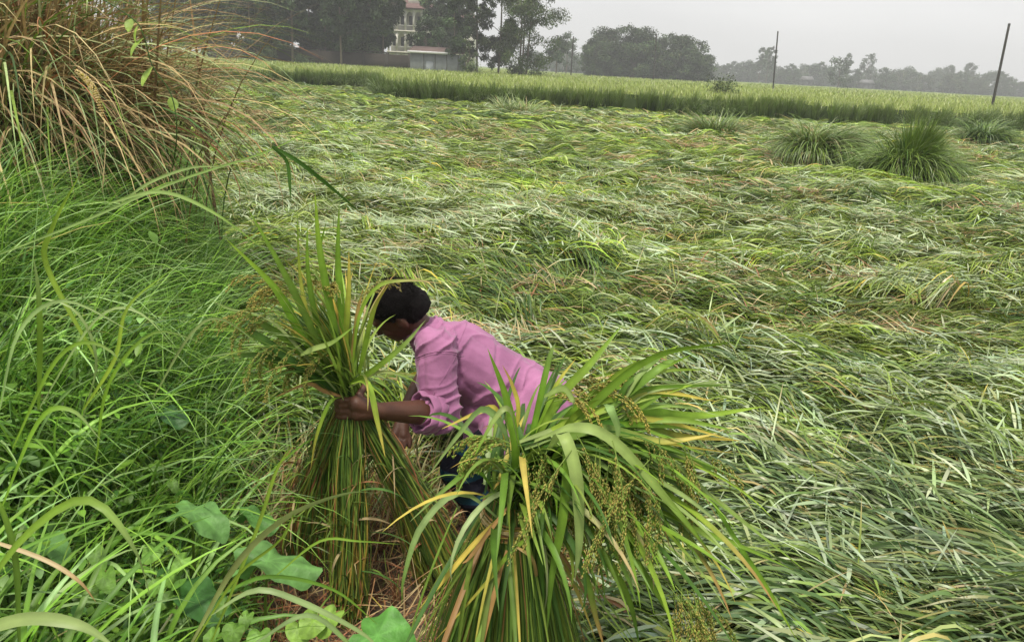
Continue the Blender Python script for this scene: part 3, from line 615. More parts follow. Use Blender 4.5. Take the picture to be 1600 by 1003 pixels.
pan_h(535, 470, 4, .8, 2.6, .6, 1.2, .14, 14, colr=(GOLD, YE * .8))

# ------------------------------------------------------------------ the farmer
def capsule(bm, a, b, ra, rb, seg=14, rings=5, flat=None):
    a = np.asarray(a, float); b = np.asarray(b, float); T = unit(b - a); L_ = np.linalg.norm(b - a)
    ref = np.array(flat, float) if flat is not None else (np.array([0, 0, 1.0]) if abs(T[2]) < .9 else np.array([1.0, 0, 0]))
    S = unit(np.cross(T, ref)); B = np.cross(T, S); rows = []
    for i in range(rings + 1):
        th = -math.pi / 2 + math.pi / 2 * i / rings; rows.append((a + T * ra * math.sin(th), ra * math.cos(th)))
    for i in range(rings + 1):
        th = math.pi / 2 * i / rings; rows.append((b + T * rb * math.sin(th), rb * math.cos(th)))
    vs = []
    for c_, r_ in rows[1:-1]: vs.append([bm.verts.new(c_ + (S * math.cos(q) + B * math.sin(q)) * r_) for q in np.arange(seg) / seg * 2 * math.pi])
    v0 = bm.verts.new(rows[0][0]); v1 = bm.verts.new(rows[-1][0])
    for i in range(len(vs) - 1):
        for j in range(seg): bm.faces.new((vs[i][j], vs[i][(j + 1) % seg], vs[i + 1][(j + 1) % seg], vs[i + 1][j]))
    for j in range(seg):
        bm.faces.new((v0, vs[0][(j + 1) % seg], vs[0][j])); bm.faces.new((v1, vs[-1][j], vs[-1][(j + 1) % seg]))
def ellipsoid(bm, c, rx, ry, rz, X, Yv, Zv, seg=20):
    ret = bmesh.ops.create_uvsphere(bm, u_segments=seg, v_segments=seg // 2 + 2, radius=1)
    X, Yv, Zv = unit(np.array(X)), unit(np.array(Yv)), unit(np.array(Zv))
    for v in ret['verts']:
        p = np.array(c) + X * v.co.x * rx + Yv * v.co.y * ry + Zv * v.co.z * rz; v.co = p
def limb(bm, pts, rads, **k):
    for i in range(len(pts) - 1): capsule(bm, pts[i], pts[i + 1], rads[i], rads[i + 1], **k)
def remesh(name, bm, vox, smooth, mat, colr, parent=None, disp=None):
    me = bpy.data.meshes.new(name); bm.normal_update(); bm.to_mesh(me); bm.free()
    o = bpy.data.objects.new(name, me); col.objects.link(o)
    md = o.modifiers.new('r', 'REMESH'); md.mode = 'VOXEL'; md.voxel_size = vox
    ms = o.modifiers.new('s', 'SMOOTH'); ms.factor = .5; ms.iterations = smooth
    dg = bpy.context.evaluated_depsgraph_get(); m2 = bpy.data.meshes.new_from_object(o.evaluated_get(dg)); m2.name = name
    o.modifiers.clear(); o.data = m2; bpy.data.meshes.remove(me); o.name = name
    nv = len(m2.vertices); c_ = np.empty(nv * 3, np.float32); m2.vertices.foreach_get('co', c_); c_ = c_.reshape(-1, 3).astype(float)
    if disp is not None:
        for f_ in disp:
            nn = np.empty(nv * 3, np.float32); m2.vertices.foreach_get('normal', nn); nn = nn.reshape(-1, 3)
            c_ = c_ + nn * f_(c_)[:, None]
            m2.vertices.foreach_set('co', c_.astype(np.float32).ravel()); m2.update()
    m2.materials.clear(); m2.materials.append(mat)
    a = m2.color_attributes.new('col', 'BYTE_COLOR', 'POINT'); cc = np.ones((nv, 4), np.float32)
    cc[:, :3] = colr(c_) if callable(colr) else np.array(colr); a.data.foreach_set('color', cc.ravel())
    m2.polygons.foreach_set('use_smooth', [True] * len(m2.polygons)); m2.update()
    if parent is not None: o.parent = parent
    return o

pelvis = P(834, 632, 2.64); waist = P(784, 600, 2.63); chest = P(714, 560, 2.62); neckb = P(664, 523, 2.62)
headc = P(618, 482, 2.58)
lsh = P(678, 545, 2.44); lel = P(686, 645, 2.36); lwr = P(592, 642, 2.165); lpalm = np.array([nk[0] + .034, nk[1] - .005 - .050, P(556, 637, 2.14)[2]])
rsh = P(694, 545, 2.80); rel = P(664, 590, 2.86); rwr = P(631, 646, 2.68); rpl = P(625, 680, 2.62)
lhip = P(850, 645, 2.54); lkn = P(716, 730, 2.47); lan = P(760, 850, 2.50)
rhip = P(850, 640, 2.76); rkn = P(742, 722, 2.86); ran = P(792, 815, 2.86)
lan[2] = .09; ran[2] = .09
spine = unit(neckb - pelvis); across = unit(lsh - rsh); across = unit(across - spine * (across @ spine)); back = unit(np.cross(across, spine)); back = back if back[2] > 0 else -back

bm = bmesh.new()
limb(bm, [pelvis, waist, chest], [.135, .115, .13]); limb(bm, [lsh, rsh], [.062, .062]); limb(bm, [chest, neckb], [.125, .065])
headax = unit(headc - neckb)                                   # neck towards skull
face = unit(np.array([-.78, -.05, -.62])); face = unit(face - headax * (face @ headax) * .35)
hup = unit(headax - face * (headax @ face)); hside_ = np.cross(face, hup)
limb(bm, [neckb - spine * .02, headc - face * .01 - hup * .05], [.060, .052])
ellipsoid(bm, headc, .094, .076, .100, face, hside_, hup)
ellipsoid(bm, headc + face * .045 - hup * .055, .055, .055, .062, face, hside_, hup)          # jaw
ellipsoid(bm, headc + face * .070 - hup * .095, .022, .024, .02, face, hside_, hup)           # chin
limb(bm, [headc + face * .090 - hup * .005, headc + face * .108 - hup * .038], [.009, .014])  # nose
limb(bm, [headc + face * .086 + hside_ * .03 + hup * .012, headc + face * .086 - hside_ * .03 + hup * .012], [.012, .012])  # brow
for s in (1, -1):
    ellipsoid(bm, headc + face * .088 - hup * .068 + hside_ * .004 * s, .010, .022, .009, face, hside_, hup)      # lips
    ellipsoid(bm, headc + face * .076 - hup * .012 + hside_ * .032 * s, .014, .016, .011, face, hside_, hup)      # eyelid
    ellipsoid(bm, headc + face * .07 - hup * .04 + hside_ * .038 * s, .02, .018, .02, face, hside_, hup)          # cheek
    ellipsoid(bm, headc - face * .004 - hup * .03 + hside_ * .078 * s, .019, .009, .031, face + .2 * hup, hside_ * s - face * .35, hup)  # ear
def ctr(p): return (p - headc)
limb(bm, [lsh, lel], [.056, .043]); limb(bm, [lel, lel + (lwr - lel) * .35, lwr], [.043, .044, .028])
limb(bm, [rsh, rel], [.054, .042]); limb(bm, [rel, rel + (rwr - rel) * .35, rwr], [.042, .040, .027])
limb(bm, [lhip, lkn], [.088, .058]); limb(bm, [lkn, lkn + (lan - lkn) * .3, lan], [.056, .055, .034])
limb(bm, [rhip, rkn], [.088, .058]); limb(bm, [rkn, rkn + (ran - rkn) * .3, ran], [.056, .055, .034])
for an in (lan, ran):
    limb(bm, [an + [.03, 0, -.05], an + [-.10, -.01, -.055], an + [-.16, -.015, -.066]], [.034, .034, .020])
# left hand closes round the bundle (axis vertical, radius .036 at nk)
fdir = unit(lpalm - lwr); upv = np.array([0, 0, 1.0])
toc = unit(np.array([nk[0], nk[1], 0]) - np.array([lpalm[0], lpalm[1], 0]))
capsule(bm, lwr, lpalm + upv * .012, .027, .028); capsule(bm, lwr, lpalm - upv * .022, .026, .026); capsule(bm, lpalm + upv * .016, lpalm - upv * .026, .024, .022)
axc = np.array([nk[0], nk[1] - .005]); rr_ = .046
ang0 = math.atan2(lpalm[1] - axc[1], lpalm[0] - axc[0])
for i, (dz, ln_) in enumerate(((.026, 1.0), (.006, 1.1), (-.014, 1.0), (-.033, .82))):
    pz = lpalm[2] + dz; pr_ = lpalm + [0, 0, dz]; pts_ = [pr_]
    for j in range(1, 5):
        an_ = ang0 - j * .50 * ln_; pts_.append(np.array([axc[0] + rr_ * math.cos(an_), axc[1] + rr_ * math.sin(an_), pz - .004 * j]))
    limb(bm, pts_, [.0115, .0105, .010, .0095, .008])
th = [lpalm + [0.0, 0, .022]]
for j in range(1, 4):
    an_ = ang0 + j * .34; th.append(np.array([axc[0] + (rr_ + .003) * math.cos(an_), axc[1] + (rr_ + .003) * math.sin(an_), lpalm[2] + .030 + .010 * j]))
limb(bm, th, [.0145, .0125, .0115, .009])
# right hand, loosely curled, pointing down
rd = unit(rpl - rwr); rs = unit(np.cross(rd, [0, 1, 0])); rb_ = np.cross(rd, rs)
capsule(bm, rwr, rpl + rs * .015, .025, .022); capsule(bm, rwr, rpl - rs * .018, .025, .021)
for i, (off, ln_) in enumerate(((.026, .066), (.009, .074), (-.008, .068), (-.024, .054))):
    p0 = rpl + rs * off + rd * .008; pts_ = [p0]; d_ = rd.copy()
    for j in range(3): d_ = unit(d_ + rb_ * .42 * (1 if rb_[1] < 0 else -1)); pts_.append(pts_[-1] + d_ * ln_ / 3)
    limb(bm, pts_, [.0105, .0100, .009, .0078])
limb(bm, [rpl + rs * .02 - rd * .02, rpl + rs * .042 + rd * .012, rpl + rs * .045 + rd * .04], [.013, .011, .009])
SK = np.array([.085, .036, .022])
def skin_col(p):
    c = np.tile(SK, (len(p), 1)); n_ = vn3(p * 18) * .12 + 1
    return np.clip(c * n_[:, None], 0, 1)
person = remesh('person', bm, .0048, 3, M_SKIN, skin_col)
tag(person, 'farmer in pink shirt bending over and gripping an upright rice bundle', 'person')

# hair: short cap with a rough nap
bm = bmesh.new()
hc = headc - face * .012 + hup * .014
ellipsoid(bm, hc, .099, .083, .101, face, hside_, hup); ellipsoid(bm, hc - face * .032 - hup * .04, .080, .076, .078, face, hside_, hup)
def hair_shape(p):
    q = p - headc; f_ = q @ face; u_ = q @ hup; s_ = np.abs(q @ hside_)
    line = -.085 + .055 * sst(-.03, .0, f_) + .55 * np.maximum(f_ - .005, 0) + .9 * np.maximum(f_ - .045, 0)
    inside = sst(.018, -.008, u_ - line)          # below hairline: pull under the skin
    return vn3(p * 130) * .0022 + vn3(p * 55) * .003 - inside * .034
hair = remesh('hair', bm, .004, 2, M_HAIR, np.array([.005, .004, .004]), person, [hair_shape])
g = G(); n = 9000; d = unit(rng.normal(size=(n, 3))); q0 = hc + np.outer(d[:, 0], face) * .099 + np.outer(d[:, 1], hside_) * .085 + np.outer(d[:, 2], hup) * .101
q = q0 - headc; ok = (q @ hup) > -.07 + .055 * sst(-.03, 0, q @ face) + .55 * np.maximum(q @ face, 0) + .9 * np.maximum(q @ face - .045, 0); q0, d = q0[ok], d[ok]; n = len(q0)
dn = unit(np.outer(d[:, 0], face) / .102 + np.outer(d[:, 1], hside_) / .085 + np.outer(d[:, 2], hup) / .104)
tt = unit(dn + rng.normal(0, .8, (n, 3))); ln_ = U(.005, .012, n)[:, None]
ribbons(g, np.stack([q0 - dn * .002, q0 + tt * ln_ * .6, q0 + tt * ln_ + rng.normal(0, .0015, (n, 3))], 1), np.full(n, .0012), rng.normal(size=(n, 3)), np.array([.007, .006, .005]), np.array([.010, .008, .007]))
g.obj('hair_strands', M_HAIR, hair)

# shirt
bm = bmesh.new()
belly = -back
limb(bm, [P(848, 640, 2.64), waist, chest], [.150, .140, .150]); limb(bm, [chest, neckb + spine * -.02], [.148, .088])
limb(bm, [lsh - spine * .01, rsh - spine * .01], [.080, .080]); limb(bm, [chest + across * .06, waist + across * .05], [.115, .105]); limb(bm, [chest - across * .06, waist - across * .05], [.115, .105])
sl_end = lel + unit(lel - lsh) * .0; cuffc = lel + (lwr - lel) * .20
limb(bm, [lsh + np.array([.01, 0, .0]), lsh + (lel - lsh) * .5, lel + np.array([.01, 0, -.006])], [.078, .076, .070]); limb(bm, [lel, cuffc], [.067, .060])
limb(bm, [rsh, rsh + (rel - rsh) * .75], [.080, .062]); 
hem1 = P(731, 694, 2.56)
limb(bm, [waist + belly * .04, P(752, 640, 2.58), hem1], [.12, .085, .030]); limb(bm, [P(800, 650, 2.6), P(762, 672, 2.58)], [.10, .045])
limb(bm, [P(848, 640, 2.60), P(850, 665, 2.58)], [.145, .12]); limb(bm, [lhip + [0, 0, .01], lhip + (lkn - lhip) * .42], [.132, .118]); limb(bm, [rhip, rhip + (rkn - rhip) * .4], [.13, .112])
armax = unit(lel - lsh)
def folds(p):
    u_ = (p - pelvis) @ spine; b_ = (p - pelvis) @ back
    wv = vn3(p * 6.0) * .055 + vn3(p * 14) * .014
    f1 = (1 - np.abs(np.sin((u_ * 38 + b_ * 12.0 + wv * 60)))) ** 3 * np.clip(.5 + 1.8 * vn3(p * 4.2 + 11), 0, 1.4)
    dA = np.linalg.norm(p - (lsh * .45 + chest * .55 + belly * .02), axis=1)
    amp = .009 * np.exp(-(dA / .17) ** 2) + .0030 * sst(-.16, .08, -b_ + .02) + .0014
    # sleeve
    t_ = ((p - lsh) @ armax) / np.linalg.norm(lel - lsh); ax_ = lsh + np.outer(np.clip(t_, 0, 1.2) * np.linalg.norm(lel - lsh), armax)
    dS = np.linalg.norm(p - ax_, axis=1); onS = sst(.12, .085, dS) * sst(.0, .15, t_)
    e2 = unit(np.cross(armax, [0, 1, 0])); sx_ = (p - lsh) @ e2
    f2 = (1 - np.abs(np.sin(t_ * 15 + sx_ * 26 + vn3(p * 9) * 3.6))) ** 2
    ampS = (.0025 + .010 * sst(.3, 1.0, t_)) * (.6 + .8 * np.abs(vn3(p * 8 + 9)))
    f3 = vn3(p * 9) * .005
    crease = (1 - np.clip(np.abs(vn3(p * np.array([9, 9, 5]) + 4)) * 5, 0, 1)) ** 1.5
    return (f1 * amp * 1.6 - amp * .5) * (1 - onS) + onS * (f2 * ampS * 1.3 - ampS * .5) + f3 - crease * .007
def folds2(p): return vn3(p * 26) * .0016 + vn3(p * 60) * .0006
shirt = remesh('shirt', bm, .0055, 5, M_SHIRT, np.array([.4, .1, .3]), person, [folds, folds2])
# rolled cuff: a thick wrinkled band round the forearm
def ring_band(name, c0, ax, r0, r1, ln, thick, parent, mat=M_SHIRT, squash=1.0, seg=56, tilt=0, gap=None):
    ax = unit(ax); S = unit(np.cross(ax, [0, .3, 1])); B = np.cross(ax, S); prof = []
    for q in np.linspace(0, 2 * math.pi, 12, endpoint=False): prof.append((math.cos(q) * ln / 2, math.sin(q) * thick))
    V = []; a = np.arange(seg) / seg * 2 * math.pi
    for k, q in enumerate(a):
        rad = S * math.cos(q) + B * math.sin(q) * squash; wob = .004 * math.sin(q * 5 + 1) + .003 * math.sin(q * 9 + 2); wo_ = .006 * math.sin(q * 3 + .5)
        for (l_, t_) in prof:
            f_ = l_ / ln + .5; V.append(c0 + ax * (l_ + wo_) + rad * (r0 + (r1 - r0) * f_ + t_ + wob))
    F = [(k * 12 + j, k * 12 + (j + 1) % 12, ((k + 1) % seg) * 12 + (j + 1) % 12, ((k + 1) % seg) * 12 + j) for k in range(seg) for j in range(12)]
    g = G(); g.add(V, F, np.array([.4, .1, .3])); return g.obj(name, mat, parent)
fa = unit(lwr - lel)
ring_band('cuff', cuffc + fa * .018, fa, .062, .066, .050, .0075, shirt)
ring_band('cuff', cuffc + fa * -.010, fa, .070, .068, .034, .0075, shirt)
ring_band('collar', neckb + spine * .020 + back * .012, spine * .75 + back * .45, .078, .068, .040, .004, shirt)
from mathutils.bvhtree import BVHTree
_bm = bmesh.new(); _bm.from_mesh(shirt.data); bvh = BVHTree.FromBMesh(_bm); _bm.free()
def seam(c0, nrm, a0, a1, rad=.0016, lift=.0006, n=60, name='seam'):
    nrm = unit(np.array(nrm)); S = unit(np.cross(nrm, [0, .2, 1])); B = np.cross(nrm, S); pts_ = []
    for q in np.linspace(a0, a1, n):
        d = S * math.cos(q) + B * math.sin(q); h_ = bvh.ray_cast(Vector(c0 + d * .35), Vector(-d))
        if h_[0] is not None and (np.array(h_[0]) - c0) @ d > .02: pts_.append(np.array(h_[0]) + np.array(h_[1]) * lift)
    if len(pts_) > 5:
        g = G(); P_ = np.array(pts_); jump = np.linalg.norm(np.diff(P_, axis=0), axis=1); k = np.argmax(jump) if jump.max() > .05 else len(P_) - 1
        P_ = P_[:k + 1] if k + 1 >= len(P_) / 2 else P_[k + 1:]
        tube(g, P_, rad, 5, (.4, .1, .3)); g.obj(name, M_SHIRT, shirt)
seam(lsh + armax * .03, unit(armax + .25 * across), 0, 6.28)
seam(lsh + armax * .038, unit(armax + .25 * across), 0, 6.28, rad=.0009)
seam(chest + spine * .05, spine, 0, 6.28, rad=.0012)
# trousers
bm = bmesh.new()
limb(bm, [P(842, 648, 2.64), P(838, 660, 2.64)], [.125, .12]); limb(bm, [lhip, lkn], [.105, .074]); limb(bm, [lkn, lkn + (lan - lkn) * .88], [.072, .056])
limb(bm, [rhip, rkn], [.105, .074]); limb(bm, [rkn, rkn + (ran - rkn) * .88], [.072, .056])
def tcol(p):
    s_ = (np.sin(p[:, 2] * 60) > .3) & (vn3(p * 3 + 5) > -.1)
    c = np.where(s_[:, None], np.array([.02, .07, .11]), np.array([.012, .012, .02])); return c
remesh('trousers', bm, .007, 4, M_TROU, tcol, person, [lambda p: (1 - np.abs(np.sin(p[:, 2] * 40 + vn3(p * 8) * 3))) ** 2 * .008 - .003 + vn3(p * 12) * .005])

# ------------------------------------------------------------------ leaning rice hills that still stand in the mat
def hill(px, py, Y, wdt, hgt, n, label, style, lean=0.0, colr=None, seed=0):
    c0 = P(px, py, Y); c0[2] = 0.05
    o = thing('rice_clump', c0, label, 'rice clump', 'rice clumps still standing in the flattened field')
    g = G(); nt_ = int(14 * (1 + wdt)); th_ = U(0, 6.283, nt_); rd_ = np.sqrt(U(.0, 1, nt_)) * wdt * .30
    r = rng.integers(0, nt_, n); a = U(0, 6.283, n) * .45 + th_[r] + rng.normal(0, .45, n)
    rt = c0 + np.stack([np.cos(th_[r]) * rd_[r] + rng.normal(0, .04, n), np.sin(th_[r]) * rd_[r] * .8 + rng.normal(0, .04, n), U(-.05, .05, n)], -1)
    so_ = rng.normal(0, .30 * wdt, (4, 2)) * np.array([1, .6]); so_[0] = 0; sc4 = np.array([1, .72, .6, .85]); si = rng.choice(4, n, p=[.46, .2, .16, .18]); rt[:, :2] += so_[si]; ab = rng.normal(0, 1.2, 4)
    a = a + .0; bias = ab[si]; a = np.where(U(0, 1, n) < .45, bias + rng.normal(0, .5, n), a)
    c = pick(n, colr or [GR, GD, GP, ST * .8], [.4, .2, .22, .18]); tp = np.where(U(0, 1, (n, 1)) < .5, c, pick(n, [GR, GL, GP], [.4, .3, .3]) * .9)
    if style == 'dome': el, bd, ln = U(1.3, 1.57, n), U(1.4, 3.3, n), U(.55, 1.1, n) * hgt * 1.35
    elif style == 'spike': el, bd, ln = U(1.3, 1.57, n), U(.05, .9, n), U(.6, 1.08, n) * hgt
    else: el, bd, ln = U(.4, 1.2, n), U(.6, 1.5, n), U(.7, 1.2, n) * hgt * 1.3
    if style == 'spike':
        k = U(0, 1, n) < .55; a[k] = -1.2 + rng.normal(0, 1.3, k.sum()); el[k] = U(1.0, 1.5, k.sum()); bd[k] = U(1.2, 2.9, k.sum()); ln[k] *= 1.15; rt_k = ~k
    ln = ln * sc4[si]
    if style == 'spike': rt[rt_k, :2] = c0[:2] + (rt[rt_k, :2] - c0[:2]) * .55 + np.array([.12, 0])
    if lean: a = a * (1 - abs(lean)) + (0 if lean > 0 else math.pi) * abs(lean)
    ribbons(g, arc(rt, a, el, bd, ln, 12, 1.3), U(.008, .015, n) * (1 + Y / 40), hside(a), c, tp, twist=rng.normal(0, .5, n), tip=.5)
    g.obj('leaves', M_MAT, o, c0)
    g = G(); m = 160; a = U(0, 6.283, m); rt = c0 + np.stack([np.cos(a) * wdt * .2 * U(0, 1, m), np.sin(a) * wdt * .2 * U(0, 1, m), a * 0], -1)
    ribbons(g, arc(rt, a, U(1.2, 1.55, m), U(0, .5, m), hgt * .6 * U(.6, 1, m), 4), U(.012, .02, m), hside(a), pick(m, [RS * .8, ST * .7, GD], [.4, .2, .4]), GD, prof='stem')
    g.obj('stems', M_DRY, o, c0)
    return o
hill(1272, 236, 15.8, 1.1, 1.15, 5500, 'drooping dome of pale rice leaves with a dark hollow at its foot', 'dome')
hill(1412, 256, 13.6, .95, 1.3, 7500, 'dark green peaked rice clump with upright top and spreading skirt', 'spike', colr=[GR, GD * 1.2, GR, GL])
hill(1537, 212, 24, 1.0, 1.1, 2600, 'small bluish green rice mound by the tallest leaning pole', 'dome', colr=[GD, GR * .8, GD * 1.2, GR])
hill(1122, 200, 21.5, 1.2, .9, 3500, 'sloping heap of combed rice leaves left of the drooping dome', 'slump', lean=-.4)
hill(805, 168, 27, 2.2, .9, 1600, 'straw coloured rice heap against the standing crop edge', 'slump', colr=[GP, ST, GR, GL])
hill(1325, 200, 19.5, 1.0, .95, 900, 'narrow dark rice clump just behind the drooping dome', 'dome', colr=[GD, GR, GD, GR])

# ------------------------------------------------------------------ reeds on the bank, upper left
rc = np.array([-3.4, 4.6, .6])
reed = thing('reed_clump', rc, 'huge clump of dry brown and green reeds arching over the bank', 'reeds')
def reedset(name, n, a0, asd, e0, e1, b0, b1, l0, l1, w0, w1, cols, pr, mat, sx=.5, sy=.35, K=14, pw=1.6, x_off=0):
    g = G(); a = rng.normal(a0, asd, n); rt = rc + np.stack([x_off + np.clip(rng.normal(0, sx, n), -1.6 * sx, 1.4 * sx), np.clip(rng.normal(0, sy, n), -1.5 * sy, 1.5 * sy), U(-.1, .1, n)], -1)
    c = pick(n, cols, pr)
    ribbons(g, arc(rt, a, U(e0, e1, n), U(b0, b1, n), U(l0, l1, n), K, pw, rng.normal(0, .25, n)), U(w0, w1, n), hside(a), c, c * 1.05, fold=.3, mid=1.15, twist=rng.normal(0, .7, n))
    return g.obj(name, mat, reed, rc)
DB = np.array([.34, .24, .12])
reedset('dry_leaves', 2300, -.6, 1.0, 1.15, 1.57, 1.4, 3.1, 1.3, 2.45, .007, .018, [DB, ST, RS * 1.2, BR * 1.4, GP, GR], [.40, .29, .05, .04, .14, .08], M_DRY, sx=.42)
reedset('green_leaves', 520, -.7, 1.1, 1.1, 1.5, 1.0, 2.8, 1.4, 2.8, .008, .018, [GP * .9, GR, GD, GP * 1.1], [.35, .3, .15, .2], M_WEED, x_off=-.25)
reedset('arching_culms', 110, 0.1, .35, 1.15, 1.45, .9, 2.0, 1.8, 2.6, .003, .006, [ST, GP, DB], [.4, .35, .25], M_DRY, pw=1.8, K=18)
reedset('culms', 260, 0, 1.5, 1.3, 1.57, 0, .4, 1.2, 2.3, .008, .014, [BR, DB, GD], [.45, .3, .25], M_DRY)
g = G()   # creeper with small leaves hanging in the reeds
n = 5200; d = unit(rng.normal(size=(n, 3))) * U(.5, 1, (n, 1)); cpos = rc + np.array([.52, -.15, .72]) + d * np.array([.50, .35, .62]); a = U(0, 6.28, n); ls = U(.015, .035, n)
ribbons(g, arc(cpos, a, U(-.8, .6, n), U(.2, .8, n), ls, 4), ls * U(.5, .8, n), hside(a), pick(n, [GD, GR * .8, GD * .8], [.5, .3, .2]), GD, prof='lance')
g.obj('creeper_leaves', M_WEED, reed, rc)
g = G()   # broad yellow-green creeper leaves
for (px, py) in [(205, 30), (225, 60), (238, 105), (268, 152), (216, 40)]:
    p0 = P(px, py, 3.5 + random.uniform(-.1, .1)); n = 1; a = U(-2.5, -.5, 1)
    ribbons(g, arc(p0[None], a, U(-1.2, -.4, 1), U(.2, .6, 1), U(.07, .11, 1), 8), U(.035, .06, 1), hside(a), GL * U(.7, 1.2, 1), GL, fold=.25, prof='lance', mid=1.2)
tube(g, smooth_path([P(20, -40, 3.5), P(120, -20, 3.5), P(205, 28, 3.5), P(225, 58, 3.5), P(238, 103, 3.5), P(268, 150, 3.5), P(276, 215, 3.5), P(262, 300, 3.6)], 40), .0028, 5, GD)
g.obj('broad_creeper_leaves', M_BROAD, reed, rc)
g = G(); pth = smooth_path([P(120, 112, 3.1), P(138, 128, 3.08), P(152, 152, 3.06), P(163, 190, 3.05)], 30)
m = 900; u = U(0, 1, m) ** .9; k = (u * 28).astype(int); T = unit(pth[k + 1] - pth[k]); rr2 = unit(np.cross(T, rng.normal(size=(m, 3))))
grains(g, pth[k] + rr2 * .011 * (np.sin(np.pi * np.clip(u * .9 + .08, 0, 1)) ** .5)[:, None], -T + rr2 * .8, .011, .0016, pick(m, [ST * 1.3, YE * .9, ST], [.5, .3, .2]))
tube(g, smooth_path([P(163, 190, 3.05), P(165, 230, 3.05), P(160, 300, 3.0)], 10), .0018, 5, ST)
g.obj('seed_head', M_GRAIN, reed, rc)
# a dense dark heart so that the clump reads solid
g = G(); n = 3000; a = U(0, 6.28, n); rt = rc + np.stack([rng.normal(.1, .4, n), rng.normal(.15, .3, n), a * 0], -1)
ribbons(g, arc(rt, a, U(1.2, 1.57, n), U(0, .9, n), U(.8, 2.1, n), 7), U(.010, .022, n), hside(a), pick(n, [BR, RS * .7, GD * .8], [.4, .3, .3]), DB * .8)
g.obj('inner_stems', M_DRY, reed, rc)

# second reed clump, farther left, fills the corner
def copy_reed():
    r2 = dup(reed, (-4.9, 5.3, .6), 1.3, (1.0, 1.0, 1.05), 'second reed clump behind and left of the huge one')
    return r2
copy_reed()

# ------------------------------------------------------------------ single grass plants close to the camera
def stalk(name, label, cat, leaves, group=None, mat=M_WEED):
    o0 = P(*leaves[0][0][0]); o0 = o0.copy(); b0 = np.array([o0[0], o0[1], float(bank(np.array(o0[0]), np.array(o0[1])))])
    o = thing(name, b0, label, cat, group); 
    for pts_, wd_, k0, k1 in leaves:
        g = G(); hero(g, pts_, wd_ * .78, k0, k1); g.obj('leaf' if wd_ > .005 else 'stem', mat, o, b0)
    return o
stalk('grass_stalk', 'long pale stalk leaning across the bank with two dark leaves at its tip', 'grass stalk',
      [([(-20, 405, 1.55), (120, 350, 1.6), (280, 282, 1.68), (420, 236, 1.75), (510, 190, 1.8)], .0075, 'p', 'g'),
       ([(425, 228, 1.75), (470, 255, 1.76), (520, 295, 1.78), (568, 337, 1.8)], .014, 'd', 'd'),
       ([(425, 230, 1.75), (448, 252, 1.76), (453, 290, 1.76), (454, 312, 1.76)], .011, 'd', 'd'),
       ([(170, 318, 1.6), (250, 300, 1.55), (330, 330, 1.5), (420, 395, 1.5)], .010, 'p', 'g'),
       ([(190, 316, 1.6), (235, 285, 1.62), (300, 262, 1.66), (360, 262, 1.7)], .008, 'p', 'p')])
gp = 'tall grass plants on the near bank'
stalk('grass_plant', 'broad bladed grass plant in the lower left corner with arching blades', 'grass', [
    ([(-60, 1000, .95), (20, 860, .92), (130, 780, .9), (205, 850, .88), (240, 950, .88)], .016, 'g', 'p'),
    ([(-80, 1010, .8), (30, 968, .8), (120, 975, .8), (180, 1010, .8)], .022, 'p', 'p'),
    ([(-60, 830, 1.0), (60, 870, .98), (120, 905, .97), (150, 940, .97)], .009, 's', 'o'),
    ([(30, 1003, 1.0), (25, 880, 1.0), (5, 800, 1.0), (-30, 740, 1.0)], .012, 'm', 'g'),
    ([(0, 800, 1.1), (60, 660, 1.1), (110, 640, 1.1), (160, 690, 1.1)], .011, 'g', 'p')], gp)
stalk('grass_plant', 'grass plant with one long blade bowing to the right over taro leaves', 'grass', [
    ([(300, 1003, 1.15), (370, 880, 1.12), (450, 805, 1.1), (540, 770, 1.1), (592, 770, 1.1)], .015, 'p', 'p'),
    ([(330, 1003, 1.2), (400, 830, 1.18), (430, 740, 1.16), (452, 700, 1.15)], .009, 'l', 'l'),
    ([(300, 1010, 1.1), (370, 900, 1.1), (440, 840, 1.1), (470, 770, 1.1)], .007, 'g', 'g')], gp)
stalk('grass_plant', 'low grass plant whose blades sweep across the bottom beside the stubble', 'grass', [
    ([(330, 960, 1.1), (400, 922, 1.1), (470, 940, 1.1), (560, 985, 1.1), (600, 1020, 1.1)], .014, 'p', 'p'),
    ([(340, 930, 1.2), (420, 900, 1.2), (520, 920, 1.2), (590, 975, 1.2)], .011, 'm', 'g'),
    ([(430, 900, 1.3), (500, 845, 1.3), (560, 845, 1.3), (625, 850, 1.3)], .007, 'g', 'g'),
    ([(400, 1003, 1.15), (480, 960, 1.15), (540, 1000, 1.15), (560, 1030, 1.15)], .012, 'p', 'g')], gp)
stalk('grass_plant', 'bright blade grass plant standing upright at the left margin', 'grass', [
    ([(150, 560, 1.9), (75, 420, 1.88), (80, 360, 1.86), (125, 272, 1.85)], .018, 'l', 'l'),
    ([(60, 640, 1.4), (62, 540, 1.4), (60, 460, 1.4), (52, 400, 1.4)], .014, 'g', 'p'),
    ([(0, 640, 1.3), (30, 520, 1.3), (100, 470, 1.3), (210, 520, 1.3)], .010, 'p', 'p'),
    ([(20, 700, 1.3), (90, 560, 1.3), (160, 540, 1.3), (230, 620, 1.3)], .010, 'g', 'p')], gp)
